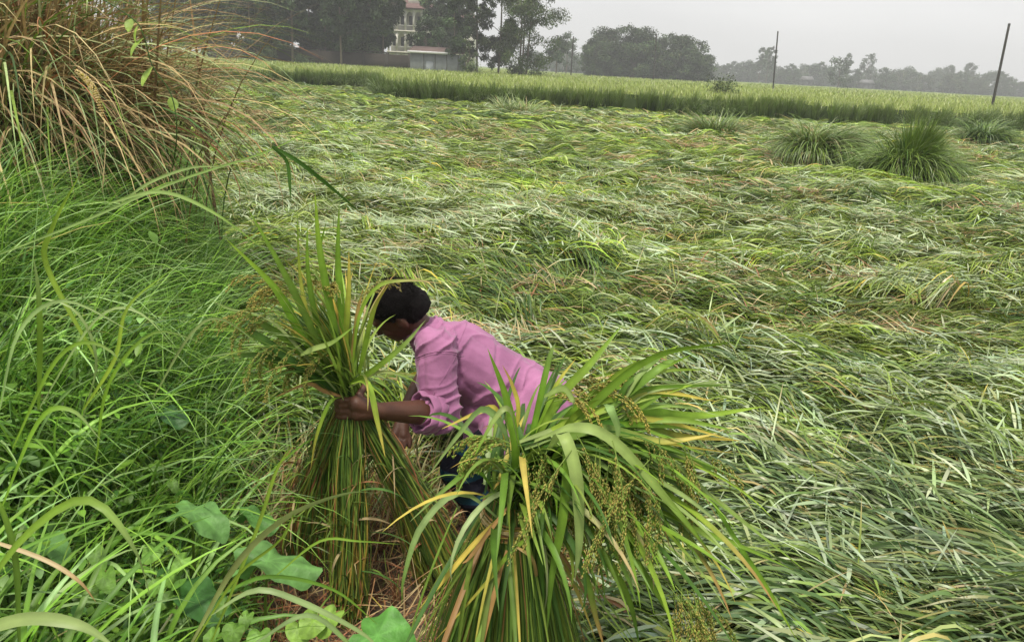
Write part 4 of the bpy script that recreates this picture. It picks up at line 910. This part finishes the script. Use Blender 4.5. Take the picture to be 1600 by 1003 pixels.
stalk('grass_plant', 'grass plant with thin arcs midway up the bank', 'grass', [
    ([(60, 640, 1.7), (150, 500, 1.7), (220, 490, 1.7), (290, 570, 1.7)], .009, 'p', 'p'),
    ([(130, 650, 1.7), (150, 560, 1.7), (110, 480, 1.7), (0, 460, 1.7)], .009, 'p', 'p'),
    ([(150, 720, 1.5), (170, 600, 1.5), (240, 520, 1.5), (330, 540, 1.5)], .010, 'g', 'p'),
    ([(130, 640, 1.6), (180, 560, 1.6), (200, 480, 1.6), (270, 420, 1.6)], .012, 'l', 'g'),
    ([(240, 620, 1.7), (300, 520, 1.7), (350, 500, 1.7), (430, 560, 1.7)], .009, 'p', 'p')], gp)

# ------------------------------------------------------------------ taro and heart-leaved plants
def broad_leaf(g, c0, nrm, tipdir, ln, wd, colr, wav=.10, heart=.3, seg=40, rings=7):
    nrm = unit(np.array(nrm, float)); d = unit(np.array(tipdir, float)); d = unit(d - nrm * (d @ nrm)); s = np.cross(nrm, d)
    a = np.arange(seg) / seg * 2 * math.pi; ph = random.uniform(0, 6)
    rad = 1 + .28 * np.cos(a) ** 5 * (np.cos(a) > 0) - heart * 1.9 * np.exp(-((a - math.pi) / .33) ** 2) + .03 * np.sin(7 * a + ph)
    V = [c0]; C = [np.array(colr) * 1.35]
    for k in range(1, rings + 1):
        f = k / rings
        for j in range(seg):
            x_ = math.cos(a[j]) * rad[j] * ln * .5 * f; y_ = math.sin(a[j]) * rad[j] * wd * .5 * f
            z_ = wav * ln * (math.sin(a[j] * 3 + ph) * f * f + .5 * math.sin(a[j] * 7 + ph * 2) * f ** 3) - .18 * ln * f * f * abs(math.cos(a[j])) + .06 * ln * f * abs(math.sin(a[j]))
            V.append(c0 + d * x_ + s * y_ + nrm * z_)
            vein = .30 * max(0, 1 - abs(math.sin(a[j] * 4)) * 6) * (1 - f * .5)
            C.append(np.clip(np.array(colr) * (1 + vein), 0, 1))
    F = [(0, 1 + j, 1 + (j + 1) % seg, 1 + (j + 1) % seg) for j in range(seg)]
    for k in range(rings - 1):
        for j in range(seg): b = 1 + k * seg; F.append((b + j, b + seg + j, b + seg + (j + 1) % seg, b + (j + 1) % seg))
    g.add(np.array(V), F, np.array(C))
TG = np.array([.12, .26, .065])
def taro(px, py, Y, ln, wd, label, colr=TG, nrm=(.15, .0, 1), tip=(1, -.3, -.2)):
    c0 = P(px, py, Y); gz = float(bank(np.array(c0[0]), np.array(c0[1]))); b0 = np.array([c0[0] - .04, c0[1] + .08, gz])
    o = thing('taro_plant', b0, label, 'taro plant', 'taro plants on the bank')
    g = G(); broad_leaf(g, c0, nrm, tip, ln, wd, colr); g.obj('leaf', M_BROAD, o, b0)
    g = G(); tube(g, smooth_path([b0 - [0, 0, .02], (b0 + c0) / 2 + [-.02, .02, .02], c0 - [0, 0, .003]], 10), np.linspace(.006, .003, 10), 7, GL * .7); g.obj('petiole', M_BROAD, o, b0)
taro(300, 800, 1.75, .185, .12, 'pale wavy taro leaf raised highest above the weeds')
taro(418, 876, 1.6, .22, .13, 'wide taro leaf with water drops at the edge of the stubble', tip=(1, .1, -.05))
taro(590, 992, 1.35, .15, .14, 'taro leaf low at the foot of the standing bundle', TG * np.array([.9, 1.1, .8]), nrm=(0, -.2, 1))
taro(262, 645, 2.3, .13, .10, 'dark green taro leaf among the tall grass', TG * np.array([.5, .6, .7]))
taro(305, 930, 1.6, .17, .13, 'dark taro leaf tucked under the pale ones', TG * np.array([.45, .6, .5]))
taro(70, 850, 1.6, .12, .09, 'taro leaf half hidden behind arching blades', TG * .9)
taro(395, 805, 1.9, .14, .08, 'small taro leaf behind the wide one', TG * np.array([.85, .95, .8]))
def vine(pts, label, ln0, ln1, colr):
    c = [P(*p) for p in pts]; b0 = c[0].copy(); b0[2] = float(bank(np.array(b0[0]), np.array(b0[1])))
    o = thing('creeping_vine', b0, label, 'vine', 'heart leaved vines on the bank')
    g = G(); tube(g, smooth_path([b0] + c, 24), .0015, 5, GL * .7); g.obj('stem', M_BROAD, o, b0)
    for q in c:
        g = G(); a_ = random.uniform(-2.6, -.4); broad_leaf(g, q + [0, 0, .01], (random.uniform(-.3, .3), -.5, .8), (math.cos(a_), math.sin(a_), -.4), random.uniform(ln0, ln1), random.uniform(ln0, ln1) * .85, colr * random.uniform(.8, 1.15), wav=.03, seg=24, rings=4)
        g.obj('leaf', M_BROAD, o, b0)
VL = np.array([.17, .33, .05])
vine([(240, 865, 1.7), (285, 880, 1.65), (270, 905, 1.65), (245, 920, 1.62), (262, 940, 1.6), (225, 960, 1.6)], 'light green heart leaved vine below the highest taro leaf', .045, .065, VL)
vine([(350, 950, 1.5), (385, 970, 1.5), (405, 1000, 1.45), (365, 990, 1.45), (330, 1000, 1.45)], 'vine of small leaves between wide taro leaf and frame bottom', .04, .07, VL * .8)
vine([(100, 880, 1.6), (150, 870, 1.6), (135, 930, 1.55), (60, 960, 1.5), (165, 905, 1.55)], 'vine creeping under the broad bladed grass', .05, .08, VL * .75)
vine([(465, 985, 1.5), (490, 975, 1.5), (515, 970, 1.52)], 'three rounded yellow green leaves near the mud edge', .06, .085, VL * np.array([1.2, 1.05, 1]))
vine([(240, 730, 2.0), (270, 760, 1.95), (200, 780, 1.9), (170, 740, 2.0), (140, 700, 2.0)], 'dark green vine above the taro leaves', .035, .05, VL * .6)

# ------------------------------------------------------------------ background: trees, buildings, poles
def make_tree(name, label, H, crown_r, crown_z0, nleaf, leaf, cols, pr, shape='oval', lobes=16, trunk_r=.16, trunks=1, group=None, barkc=(.16, .13, .10)):
    o = thing(name, (0, 0, 0), label, 'tree', group)
    g = G()
    tips = []
    for k in range(trunks):
        ox, oy = (0, 0) if trunks == 1 else (random.uniform(-.6, .6), random.uniform(-.6, .6))
        pth = smooth_path([(ox, oy, -.2), (ox * 1.3 + random.uniform(-.2, .2), oy * 1.3, H * .35), (ox * 1.7 + random.uniform(-.4, .4), oy * 1.6, H * .7), (ox * 2, oy * 2, H * .97)], 10)
        tube(g, pth, np.linspace(trunk_r, trunk_r * .2, 10), 7, barkc)
        for j in range(9):
            z = random.uniform(crown_z0 * .95, H * .9); i = min(int(z / H * 10), 8); a = random.uniform(0, 6.28); f = (z - crown_z0) / (H - crown_z0 + 1e-6)
            rl = crown_r * .85 * max(.35, math.sin(math.pi * min(max(f * .8 + .18, .05), .95)))
            e = pth[i] + [math.cos(a) * rl, math.sin(a) * rl, random.uniform(.5, 1.8)]
            tube(g, smooth_path([pth[i], (pth[i] + e) / 2 + [0, 0, .3], e], 5), np.linspace(trunk_r * .35, .02, 5), 4, barkc, cap=False); tips.append(e)
    g.obj('trunk', M_BARK, o)
    lc = []; lr = []
    lobes = int(lobes * 2.2)
    for k in range(lobes):
        f = (k + random.random()) / lobes; z = crown_z0 + (H - crown_z0) * f
        env = {'oval': math.sin(math.pi * min(max(f * .86 + .10, .05), .97)) ** .7, 'wide': (1 - f ** 2.6) ** .5 * random.uniform(.75, 1.12) + .05, 'col': .55 + .45 * math.sin(math.pi * f)}[shape]
        a = random.uniform(0, 6.28); rr = crown_r * env * math.sqrt(random.uniform(.05, 1)) * .85
        lc.append((math.cos(a) * rr, math.sin(a) * rr, z)); lr.append(crown_r * random.uniform(.15, .36))
    for e in tips: lc.append(tuple(e)); lr.append(crown_r * random.uniform(.15, .35))
    lc = np.array(lc); lr = np.array(lr); i = rng.choice(len(lc), nleaf, p=lr ** 1.5 / (lr ** 1.5).sum())
    d = unit(rng.normal(size=(nleaf, 3))) * (U(0, 1, (nleaf, 1)) ** .45) * np.array([1, 1, .75])
    p = lc[i] + d * lr[i][:, None]; p[:, 2] = np.maximum(p[:, 2], .3)
    tone = U(.6, 1.5, len(lc))[i][:, None]
    c = np.clip(pick(nleaf, cols, pr) * tone, 0, 1); a = U(0, 6.28, nleaf)
    g = G(); ribbons(g, arc(p, a, U(-1.3, .7, nleaf), U(-.2, .8, nleaf), leaf * U(.6, 1.4, nleaf), 3), leaf * U(.35, .7, nleaf), hside(a) + rng.normal(0, .5, (nleaf, 3)), c, c, prof='lance')
    g.obj('crown', M_TREE, o)
    return o
TD = np.array([.045, .075, .032]); TM = np.array([.06, .10, .032]); TL_ = np.array([.10, .14, .045]); TO = np.array([.085, .095, .04])
def spot(px, Y):
    q = P(px, 120, Y); return (q[0], q[1], 0)
row = 'tall trees in the row before the building'
shr = 'slender dark green tree merging into the tall row beside the building'
pr1 = make_tree('broadleaf_tree', shr, 17, 3.0, 2.4, 15000, .40, [TD, TM, TO], [.45, .4, .15], 'col', 20, group=row)
pr2 = make_tree('broadleaf_tree', shr, 15, 3.2, 2.0, 15000, .40, [TM, TD, TL_], [.5, .3, .2], 'oval', 18, group=row)
pr3 = make_tree('broadleaf_tree', shr, 19, 3.3, 3.2, 16000, .38, [TD, TM], [.6, .4], 'col', 22, group=row)
spots = [(300, 104, 0), (338, 112, 1), (372, 105, 2), (402, 116, 0), (432, 108, 1), (458, 100, 2), (486, 114, 0), (510, 106, 1), (534, 100, 2), (556, 112, 0), (580, 104, 1), (598, 104, 2), (575, 116, 1), (350, 126, 2), (420, 128, 0), (500, 126, 2), (570, 128, 0), (270, 118, 1), (240, 108, 2), (210, 114, 0), (590, 120, 2), (395, 100, 1), (520, 112, 0), (545, 122, 1), (700, 124, 0), (445, 120, 2), (320, 120, 1), (684, 120, 0)]
pr = [pr1, pr2, pr3]; used = [0, 0, 0]
for px, Y, k in spots:
    s = random.uniform(.85, 1.12); rz = random.uniform(0, 6.28)
    if not used[k]: pr[k].location = spot(px, Y); pr[k].rotation_euler.z = rz; used[k] = 1
    else: dup(pr[k], spot(px, Y), rz, (s, s, s * random.uniform(.9, 1.1)), shr, row)
def one(o, px, Y): o.location = spot(px, Y)
one(make_tree('broadleaf_tree', 'dark tree whose trunk stands before the pale shed', 14, 2.6, 3.0, 9000, .30, [TD, TM], [.6, .4], 'oval', 13, group=row, trunk_r=.12), 711, 97)
one(make_tree('broadleaf_tree', 'thin crowned tree between shed and airy tree', 17, 2.5, 2.6, 10000, .33, [TM, TO, TL_], [.4, .3, .3], 'col', 16, group=row), 745, 100)
one(make_tree('broadleaf_tree', 'tree with open crown left of the airy end tree', 17, 3.0, 2.0, 13000, .33, [TM, TD, TL_], [.4, .3, .3], 'col', 18, group=row), 778, 104)
one(make_tree('broadleaf_tree', 'tall airy tree ending the row with sprays against the sky', 19, 4.4, .8, 30000, .25, [TM, TL_, TO], [.45, .3, .25], 'oval', 34, group=row, trunks=3, trunk_r=.14), 815, 98)
one(make_tree('broadleaf_tree', 'short tree peeping over the shed roof', 7.5, 2.8, 3.0, 6000, .30, [TD, TM], [.6, .4], 'oval', 10, group=row), 668, 108)
one(make_tree('broadleaf_tree', 'leaning small tree at the right foot of the shed', 4.4, 1.3, 1.0, 1300, .22, [TM, TL_], [.5, .5], 'oval', 8, group=row), 728, 96)
def bush(name, label, px, Y, H, r, n, leaf, cols, group=None, z=0):
    o = thing(name, (0, 0, 0), label, 'bush', group); g = G(); lb = 9; a = U(0, 6.28, lb); lc = np.stack([np.cos(a) * r * .5, np.sin(a) * r * .5, U(.35, .8, lb) * H], -1)
    for e in lc: tube(g, smooth_path([(0, 0, 0), e * [.4, .4, .6], e], 5), np.linspace(.03, .008, 5), 4, BR, cap=False)
    g.obj('branches', M_BARK, o)
    i = rng.integers(0, lb, n); d = unit(rng.normal(size=(n, 3))) * U(0, 1, (n, 1)) ** .5; p = lc[i] + d * np.array([r * .5, r * .5, H * .34]) * U(.6, 1.2, (lb, 1))[i]; p[:, 2] = np.maximum(p[:, 2], .05); a = U(0, 6.28, n); c = pick(n, cols, [1] * len(cols))
    g = G(); ribbons(g, arc(p, a, U(-.5, 1.2, n), U(0, .8, n), leaf * U(.6, 1.4, n), 3), leaf * U(.3, .6, n), hside(a), c, c, prof='lance'); g.obj('foliage', M_TREE, o)
    q = spot(px, Y); o.location = (q[0], q[1], z); return o
bush('bush', 'pale grey green bush rising out of the rice before the distant treeline', 1132, 47, 2.35, 1.15, 1700, .14, [GP * .45, TM, TL_])
bush('bush', 'yellowish bush at the foot of the row by the shed', 742, 90, 2.2, 1.3, 1500, .18, [TL_, TL_ * 1.3, TM])
bush('bush', 'small low bush before the bamboo grove', 965, 62, 1.3, 1.0, 500, .12, [TL_, TM])
bush('bush', 'dark bush under the slender trees by the brown wall', 470, 96, 2.2, 1.8, 1500, .2, [TD, TM])
bush('bush', 'olive bush under the leftmost slender trees', 415, 98, 2.6, 2.0, 1500, .2, [TL_ * .8, TM])
# brown wall
g = G(); a0 = spot(330, 103); a1 = spot(640, 101); n_ = 30
wl = thing('brick_wall', a0, 'low brown brick wall running behind the slender tree trunks', 'wall')
wv = np.array(a1) - np.array(a0); Lw = np.linalg.norm(wv); an_ = math.atan2(wv[1], wv[0])
box(g, 0, Lw, 0, .25, 0, 2.6, (.045, .038, .030), an_); g.obj('wall_panel', M_PLAIN, wl)
for k in range(10):
    g = G(); box(g, k * Lw / 9 - .2, k * Lw / 9 + .2, -.08, .33, 0, 2.75, (.04, .034, .028), an_); g.obj('pier', M_PLAIN, wl)
g = G(); box(g, 0, Lw, -.05, .30, 2.752, 2.83, (.055, .05, .042), an_); g.obj('coping', M_PLAIN, wl)
# shed
sx0 = spot(641, 96); sx1 = spot(722, 96)
shed = thing('shed', sx0, 'pale grey metal shed with a white fascia below the trees', 'shed'); Ws = sx1[0] - sx0[0]
g = G(); box(g, 0, Ws, 0, 4, 0, 2.9, (.2, .215, .22))
for k in range(40): box(g, k * Ws / 40 + .02, k * Ws / 40 + .09, -.035, -.001, .05, 2.85, (.23, .245, .25))
g.obj('wall', M_PLAIN, shed)
g = G(); v = [(-.25, -.4, 3.0), (Ws + .25, -.4, 3.0), (Ws + .25, 4.3, 3.7), (-.25, 4.3, 3.7), (-.25, -.4, 3.07), (Ws + .25, -.4, 3.07), (Ws + .25, 4.3, 3.77), (-.25, 4.3, 3.77)]
g.add(v, [(3, 2, 1, 0), (4, 5, 6, 7), (0, 1, 5, 4), (1, 2, 6, 5), (2, 3, 7, 6), (3, 0, 4, 7)], np.array([.13, .09, .08])); g.obj('roof', M_PLAIN, shed)
g = G(); box(g, -.3, Ws * .72, -.46, -.42, 2.86, 3.14, (.5, .5, .5)); g.obj('fascia', M_PLAIN, shed)
for k in range(4):
    g = G(); box(g, Ws * (.25 + .22 * k), Ws * (.25 + .22 * k) + .1, -.12, -.04, 0, 2.84, (.10, .10, .10)); g.obj('post', M_PLAIN, shed)
g = G(); box(g, Ws * .30, Ws * .30 + .9, -.06, -.04, .02, 2.0, (.2, .22, .23)); g.obj('door', M_PLAIN, shed)
# house
def pz(py, Y, px=660): return P(px, py, Y)[2]
hx0, hx1 = spot(606, 135)[0], spot(735, 135)[0]; Wh = hx1 - hx0
house = thing('apartment_building', (hx0, 135, 0), 'cream building with arched balconies and red tiled roofs behind the trees', 'building')
CR = (.62, .60, .52); ez = pz(15, 135)
g = G(); box(g, 0, Wh, 3.0, 12, 0, ez, CR); box(g, Wh * .62, Wh, 1.2, 2.99, 0, ez - 1.5, CR); g.obj('wall', M_PLAIN, house)
nf = 3; fh = ez / nf
for f in range(nf):
    g = G(); box(g, -.3, Wh * .62 - .01, .6, 2.99, f * fh + fh - .25, f * fh + fh - .01, CR); g.obj('balcony_slab', M_PLAIN, house)
    for k in range(7):
        x = k * (Wh * .6) / 6
        g = G(); box(g, x - .16, x + .16, .75, 1.05, f * fh, f * fh + fh - .26, (.70, .68, .62)); g.obj('column', M_PLAIN, house)
        if k < 6:
            g = G(); w2 = Wh * .6 / 6; m = 12; vs = []; r_ = w2 / 2 - .18
            for i in range(m + 1):
                th_ = math.pi * i / m; ax_, az2 = x + w2 / 2 - math.cos(th_) * r_, f * fh + fh - 1.45 + math.sin(th_) * 1.0
                vs += [(ax_, .80, az2), (ax_, 1.0, az2), (ax_, .80, f * fh + fh - .26), (ax_, 1.0, f * fh + fh - .26)]
            F = []
            for i in range(m): b = i * 4; F += [(b, b + 4, b + 6, b + 2), (b + 1, b + 3, b + 7, b + 5), (b, b + 1, b + 5, b + 4)]
            g.add(vs, F, np.array((.70, .68, .62))); g.obj('arch', M_PLAIN, house)
            g = G(); box(g, x + w2 * .25, x + w2 * .75, 2.95, 2.985, f * fh + .9, f * fh + 2.4, (.05, .06, .07)); wn = g.obj('window', M_PLAIN, house)
            g = G(); box(g, x + .17, x + w2 - .17, .84, .95, f * fh + .75, f * fh + .85, (.6, .6, .56)); g.obj('railing', M_PLAIN, house)
for f in range(nf):
    for k in range(2):
        x = Wh * (.68 + .17 * k); g = G(); box(g, x, x + 1.2, 1.16, 1.195, f * fh + .9, f * fh + 2.4, (.05, .06, .07)); g.obj('window', M_PLAIN, house)
RD = np.array([.16, .10, .092])
def hip(x0, x1, y0, y1, z, h):
    g = G(); ym = (y0 + y1) / 2; r_ = min((x1 - x0), (y1 - y0)) / 2
    g.add([(x0, y0, z), (x1, y0, z), (x1, y1, z), (x0, y1, z), (x0 + r_, ym, z + h), (x1 - r_ - .01, ym, z + h), (x0, y0, z - .18), (x1, y0, z - .18), (x1, y1, z - .18), (x0, y1, z - .18)],
          [(0, 1, 5, 4), (1, 2, 5, 5), (2, 3, 4, 5), (3, 0, 4, 4), (6, 7, 1, 0), (7, 8, 2, 1), (8, 9, 3, 2), (9, 6, 0, 3), (9, 8, 7, 6)], RD); return g.obj('roof', M_PLAIN, house)
hip(-.8, Wh * .66, .1, 12.5, ez + .2, 2.6); hip(Wh * .60, Wh + .7, .5, 12.4, ez - .9, 2.2)
g = G(); box(g, Wh * .22, Wh * .40, 2, 5, ez + .1, ez + 3.2, CR); g.obj('dormer', M_PLAIN, house)

# bamboo grove
bg1 = 'rounded dark bamboo clump in the grove standing alone in the rice'; bgg = 'clumps of the bamboo grove'
bmb = make_tree('bamboo_clump', bg1, 11, 5.2, .6, 15000, .50, [TD, TM, TO], [.5, .35, .15], 'wide', 26, .08, 6, bgg)
bmb2 = make_tree('bamboo_clump', bg1, 9, 4.6, .5, 13000, .50, [TD, TM, TL_ * .8], [.5, .35, .15], 'wide', 22, .08, 6, bgg)
ordn = iter(['leftmost', 'second', 'third', 'fourth', 'fifth', 'sixth', 'seventh', 'eighth', 'rightmost'])
for px, s, pp in [(928, .86, 1), (950, 1.0, 0), (968, .9, 1), (988, 1.02, 0), (1012, .95, 1), (1030, .9, 0), (1050, 1.05, 0), (1072, 1.02, 1), (1090, .78, 1)]:
    nm = next(ordn); bl = nm + (' clump' if 'most' in nm else ' clump from the left') + ' of the dark bamboo grove alone in the rice'
    q = spot(px, 185 + random.uniform(-6, 6)); src = (bmb, bmb2)[pp]
    if src.location.length < 1: src.location = q; src.scale = (s, s, s * random.uniform(.85, 1.1)); src['label'] = bl
    else: dup(src, q, random.uniform(0, 6), (s, s, s * random.uniform(.85, 1.1)), bl, bgg)
# distant trees
fg = 'distant trees along the horizon'; fl = 'hazy grey tree merging into the distant treeline'
far = [make_tree('distant_tree', fl, 12, 6.5, .8, 2600, .9, [TD, TM], [.6, .4], 'wide', 20, .2, 1, fg), make_tree('distant_tree', fl, 14, 5.0, 2.0, 2400, .85, [TD, TM], [.6, .4], 'oval', 18, .2, 1, fg), make_tree('distant_tree', fl, 10, 7.5, .5, 2800, .9, [TD, TO], [.6, .4], 'wide', 24, .2, 2, fg)]
fu = [0, 0, 0]; px = 836
while px < 1680:
    k = random.randrange(3); Y = random.uniform(330, 430); s = random.uniform(.6, .88) * (Y / 380)
    bump_ = 1 + .22 * math.sin(px / 37.0) * math.sin(px / 11.0)
    if 1400 < px < 1560: bump_ *= 1.2
    if px < 900: bump_ *= 1.05
    q = spot(px, Y); sc3 = (s, s, s * bump_)
    if not fu[k]: far[k].location = q; far[k].scale = sc3; fu[k] = 1
    else: dup(far[k], q, random.uniform(0, 6), sc3, fl, fg)
    px += random.uniform(5, 11)
lone = [(1198, 300, 14, 2.6, 'pair forming slim tall tree rising over the treeline by a pole'), (1186, 330, 15, 2.4, 'second slim tall tree left of the pair by the pole'), (1322, 340, 15, 2.2, 'thin tall distant tree with sparse crown'), (1352, 350, 15.5, 3.6, 'tallest sparse distant tree with spreading top'), (1312, 250, 9.5, 4.5, 'dark squat distant tree standing before the treeline'), (868, 170, 8, 2.6, 'pale slim tree just right of the airy tree'), (884, 230, 12, 4, 'faint tree behind the farthest left pole')]
for px, Y, H, r, lb in lone:
    o = make_tree('distant_tree', lb, H, r, H * (.45 if r < 4 else .12), 1500, .6, [TD, TM], [.6, .4], 'oval' if r < 4 else 'wide', 12, .18, 1, fg); one(o, px, Y)
# small far houses under the trees
for px, Y, w_, lb in [(1265, 320, 3.5, 'tiny pale house under the distant trees'), (1360, 330, 4, 'tiny white roofed hut below the tallest distant tree')]:
    q = spot(px, Y); o = thing('hut', q, lb, 'hut'); g = G(); box(g, -w_ / 2, w_ / 2, 0, 5, 0, 3.0, (.12, .12, .12)); g.obj('wall', M_PLAIN, o)
    g = G(); x0, x1 = -w_ / 2 - .4, w_ / 2 + .4; g.add([(x0, -.5, 3), (x1, -.5, 3), (x1, 5.5, 3), (x0, 5.5, 3), (x0, 2.5, 4.6), (x1, 2.5, 4.6)], [(0, 1, 5, 4), (2, 3, 4, 5), (3, 0, 4, 4), (1, 2, 5, 5), (3, 2, 1, 0)], np.array([.15, .15, .15])); g.obj('roof', M_PLAIN, o)
    g = G(); box(g, -.5, .5, -.06, -.01, 0, 2.1, (.06, .06, .06)); g.obj('door', M_PLAIN, o)
# poles
for (xt, yt, xb_, yb_, Y, r, lb) in [(896, 58, 892, 118, 130, .11, 'thin wooden pole left of the bamboo grove'), (1026, 54, 1021, 126, 128, .11, 'thin wooden pole in front of the bamboo grove'), (1215.5, 50, 1208, 138, 100, .10, 'dark wooden pole standing in the rice by slim distant trees'), (1577, 38, 1551, 163, 60, .105, 'tallest wooden pole leaning right at the field edge')]:
    b = P(xb_, yb_, Y); t = P(xt, yt, Y); k = b[2] / (t[2] - b[2]); gd = b + (b - t) * k; gd[2] = 0
    o = thing('wooden_pole', gd, lb, 'pole', 'utility poles in the rice field'); g = G()
    tube(g, np.linspace(gd - [0, 0, .2], t, 9), np.linspace(r, r * .8, 9), 10, (.05, .047, .043)); g.obj('shaft', M_BARK, o, gd)
    g = G(); d_ = unit(t - gd); tube(g, [t - d_ * .10, t + d_ * .02, t + d_ * .05], [r * .88, r * .88, r * .5], 10, (.09, .09, .09)); g.obj('cap', M_BARK, o, gd)

# ------------------------------------------------------------------ air
me = bpy.data.meshes.new('haze'); bm = bmesh.new(); bmesh.ops.create_cube(bm, size=1); bm.to_mesh(me); bm.free()
hz = bpy.data.objects.new('haze', me); col.objects.link(hz); hz.scale = (2400, 2400, 61); hz.location = (0, 0, 29.5 - .9); tag(hz, kind='stuff')
m = bpy.data.materials.new('haze'); m.use_nodes = True; t = m.node_tree; t.nodes.clear(); out = t.nodes.new('ShaderNodeOutputMaterial'); pv = t.nodes.new('ShaderNodeVolumePrincipled')
pv.inputs['Color'].default_value = (.93, .95, .97, 1); pv.inputs['Density'].default_value = .0012; t.links.new(pv.outputs[0], out.inputs['Volume']); me.materials.append(m)
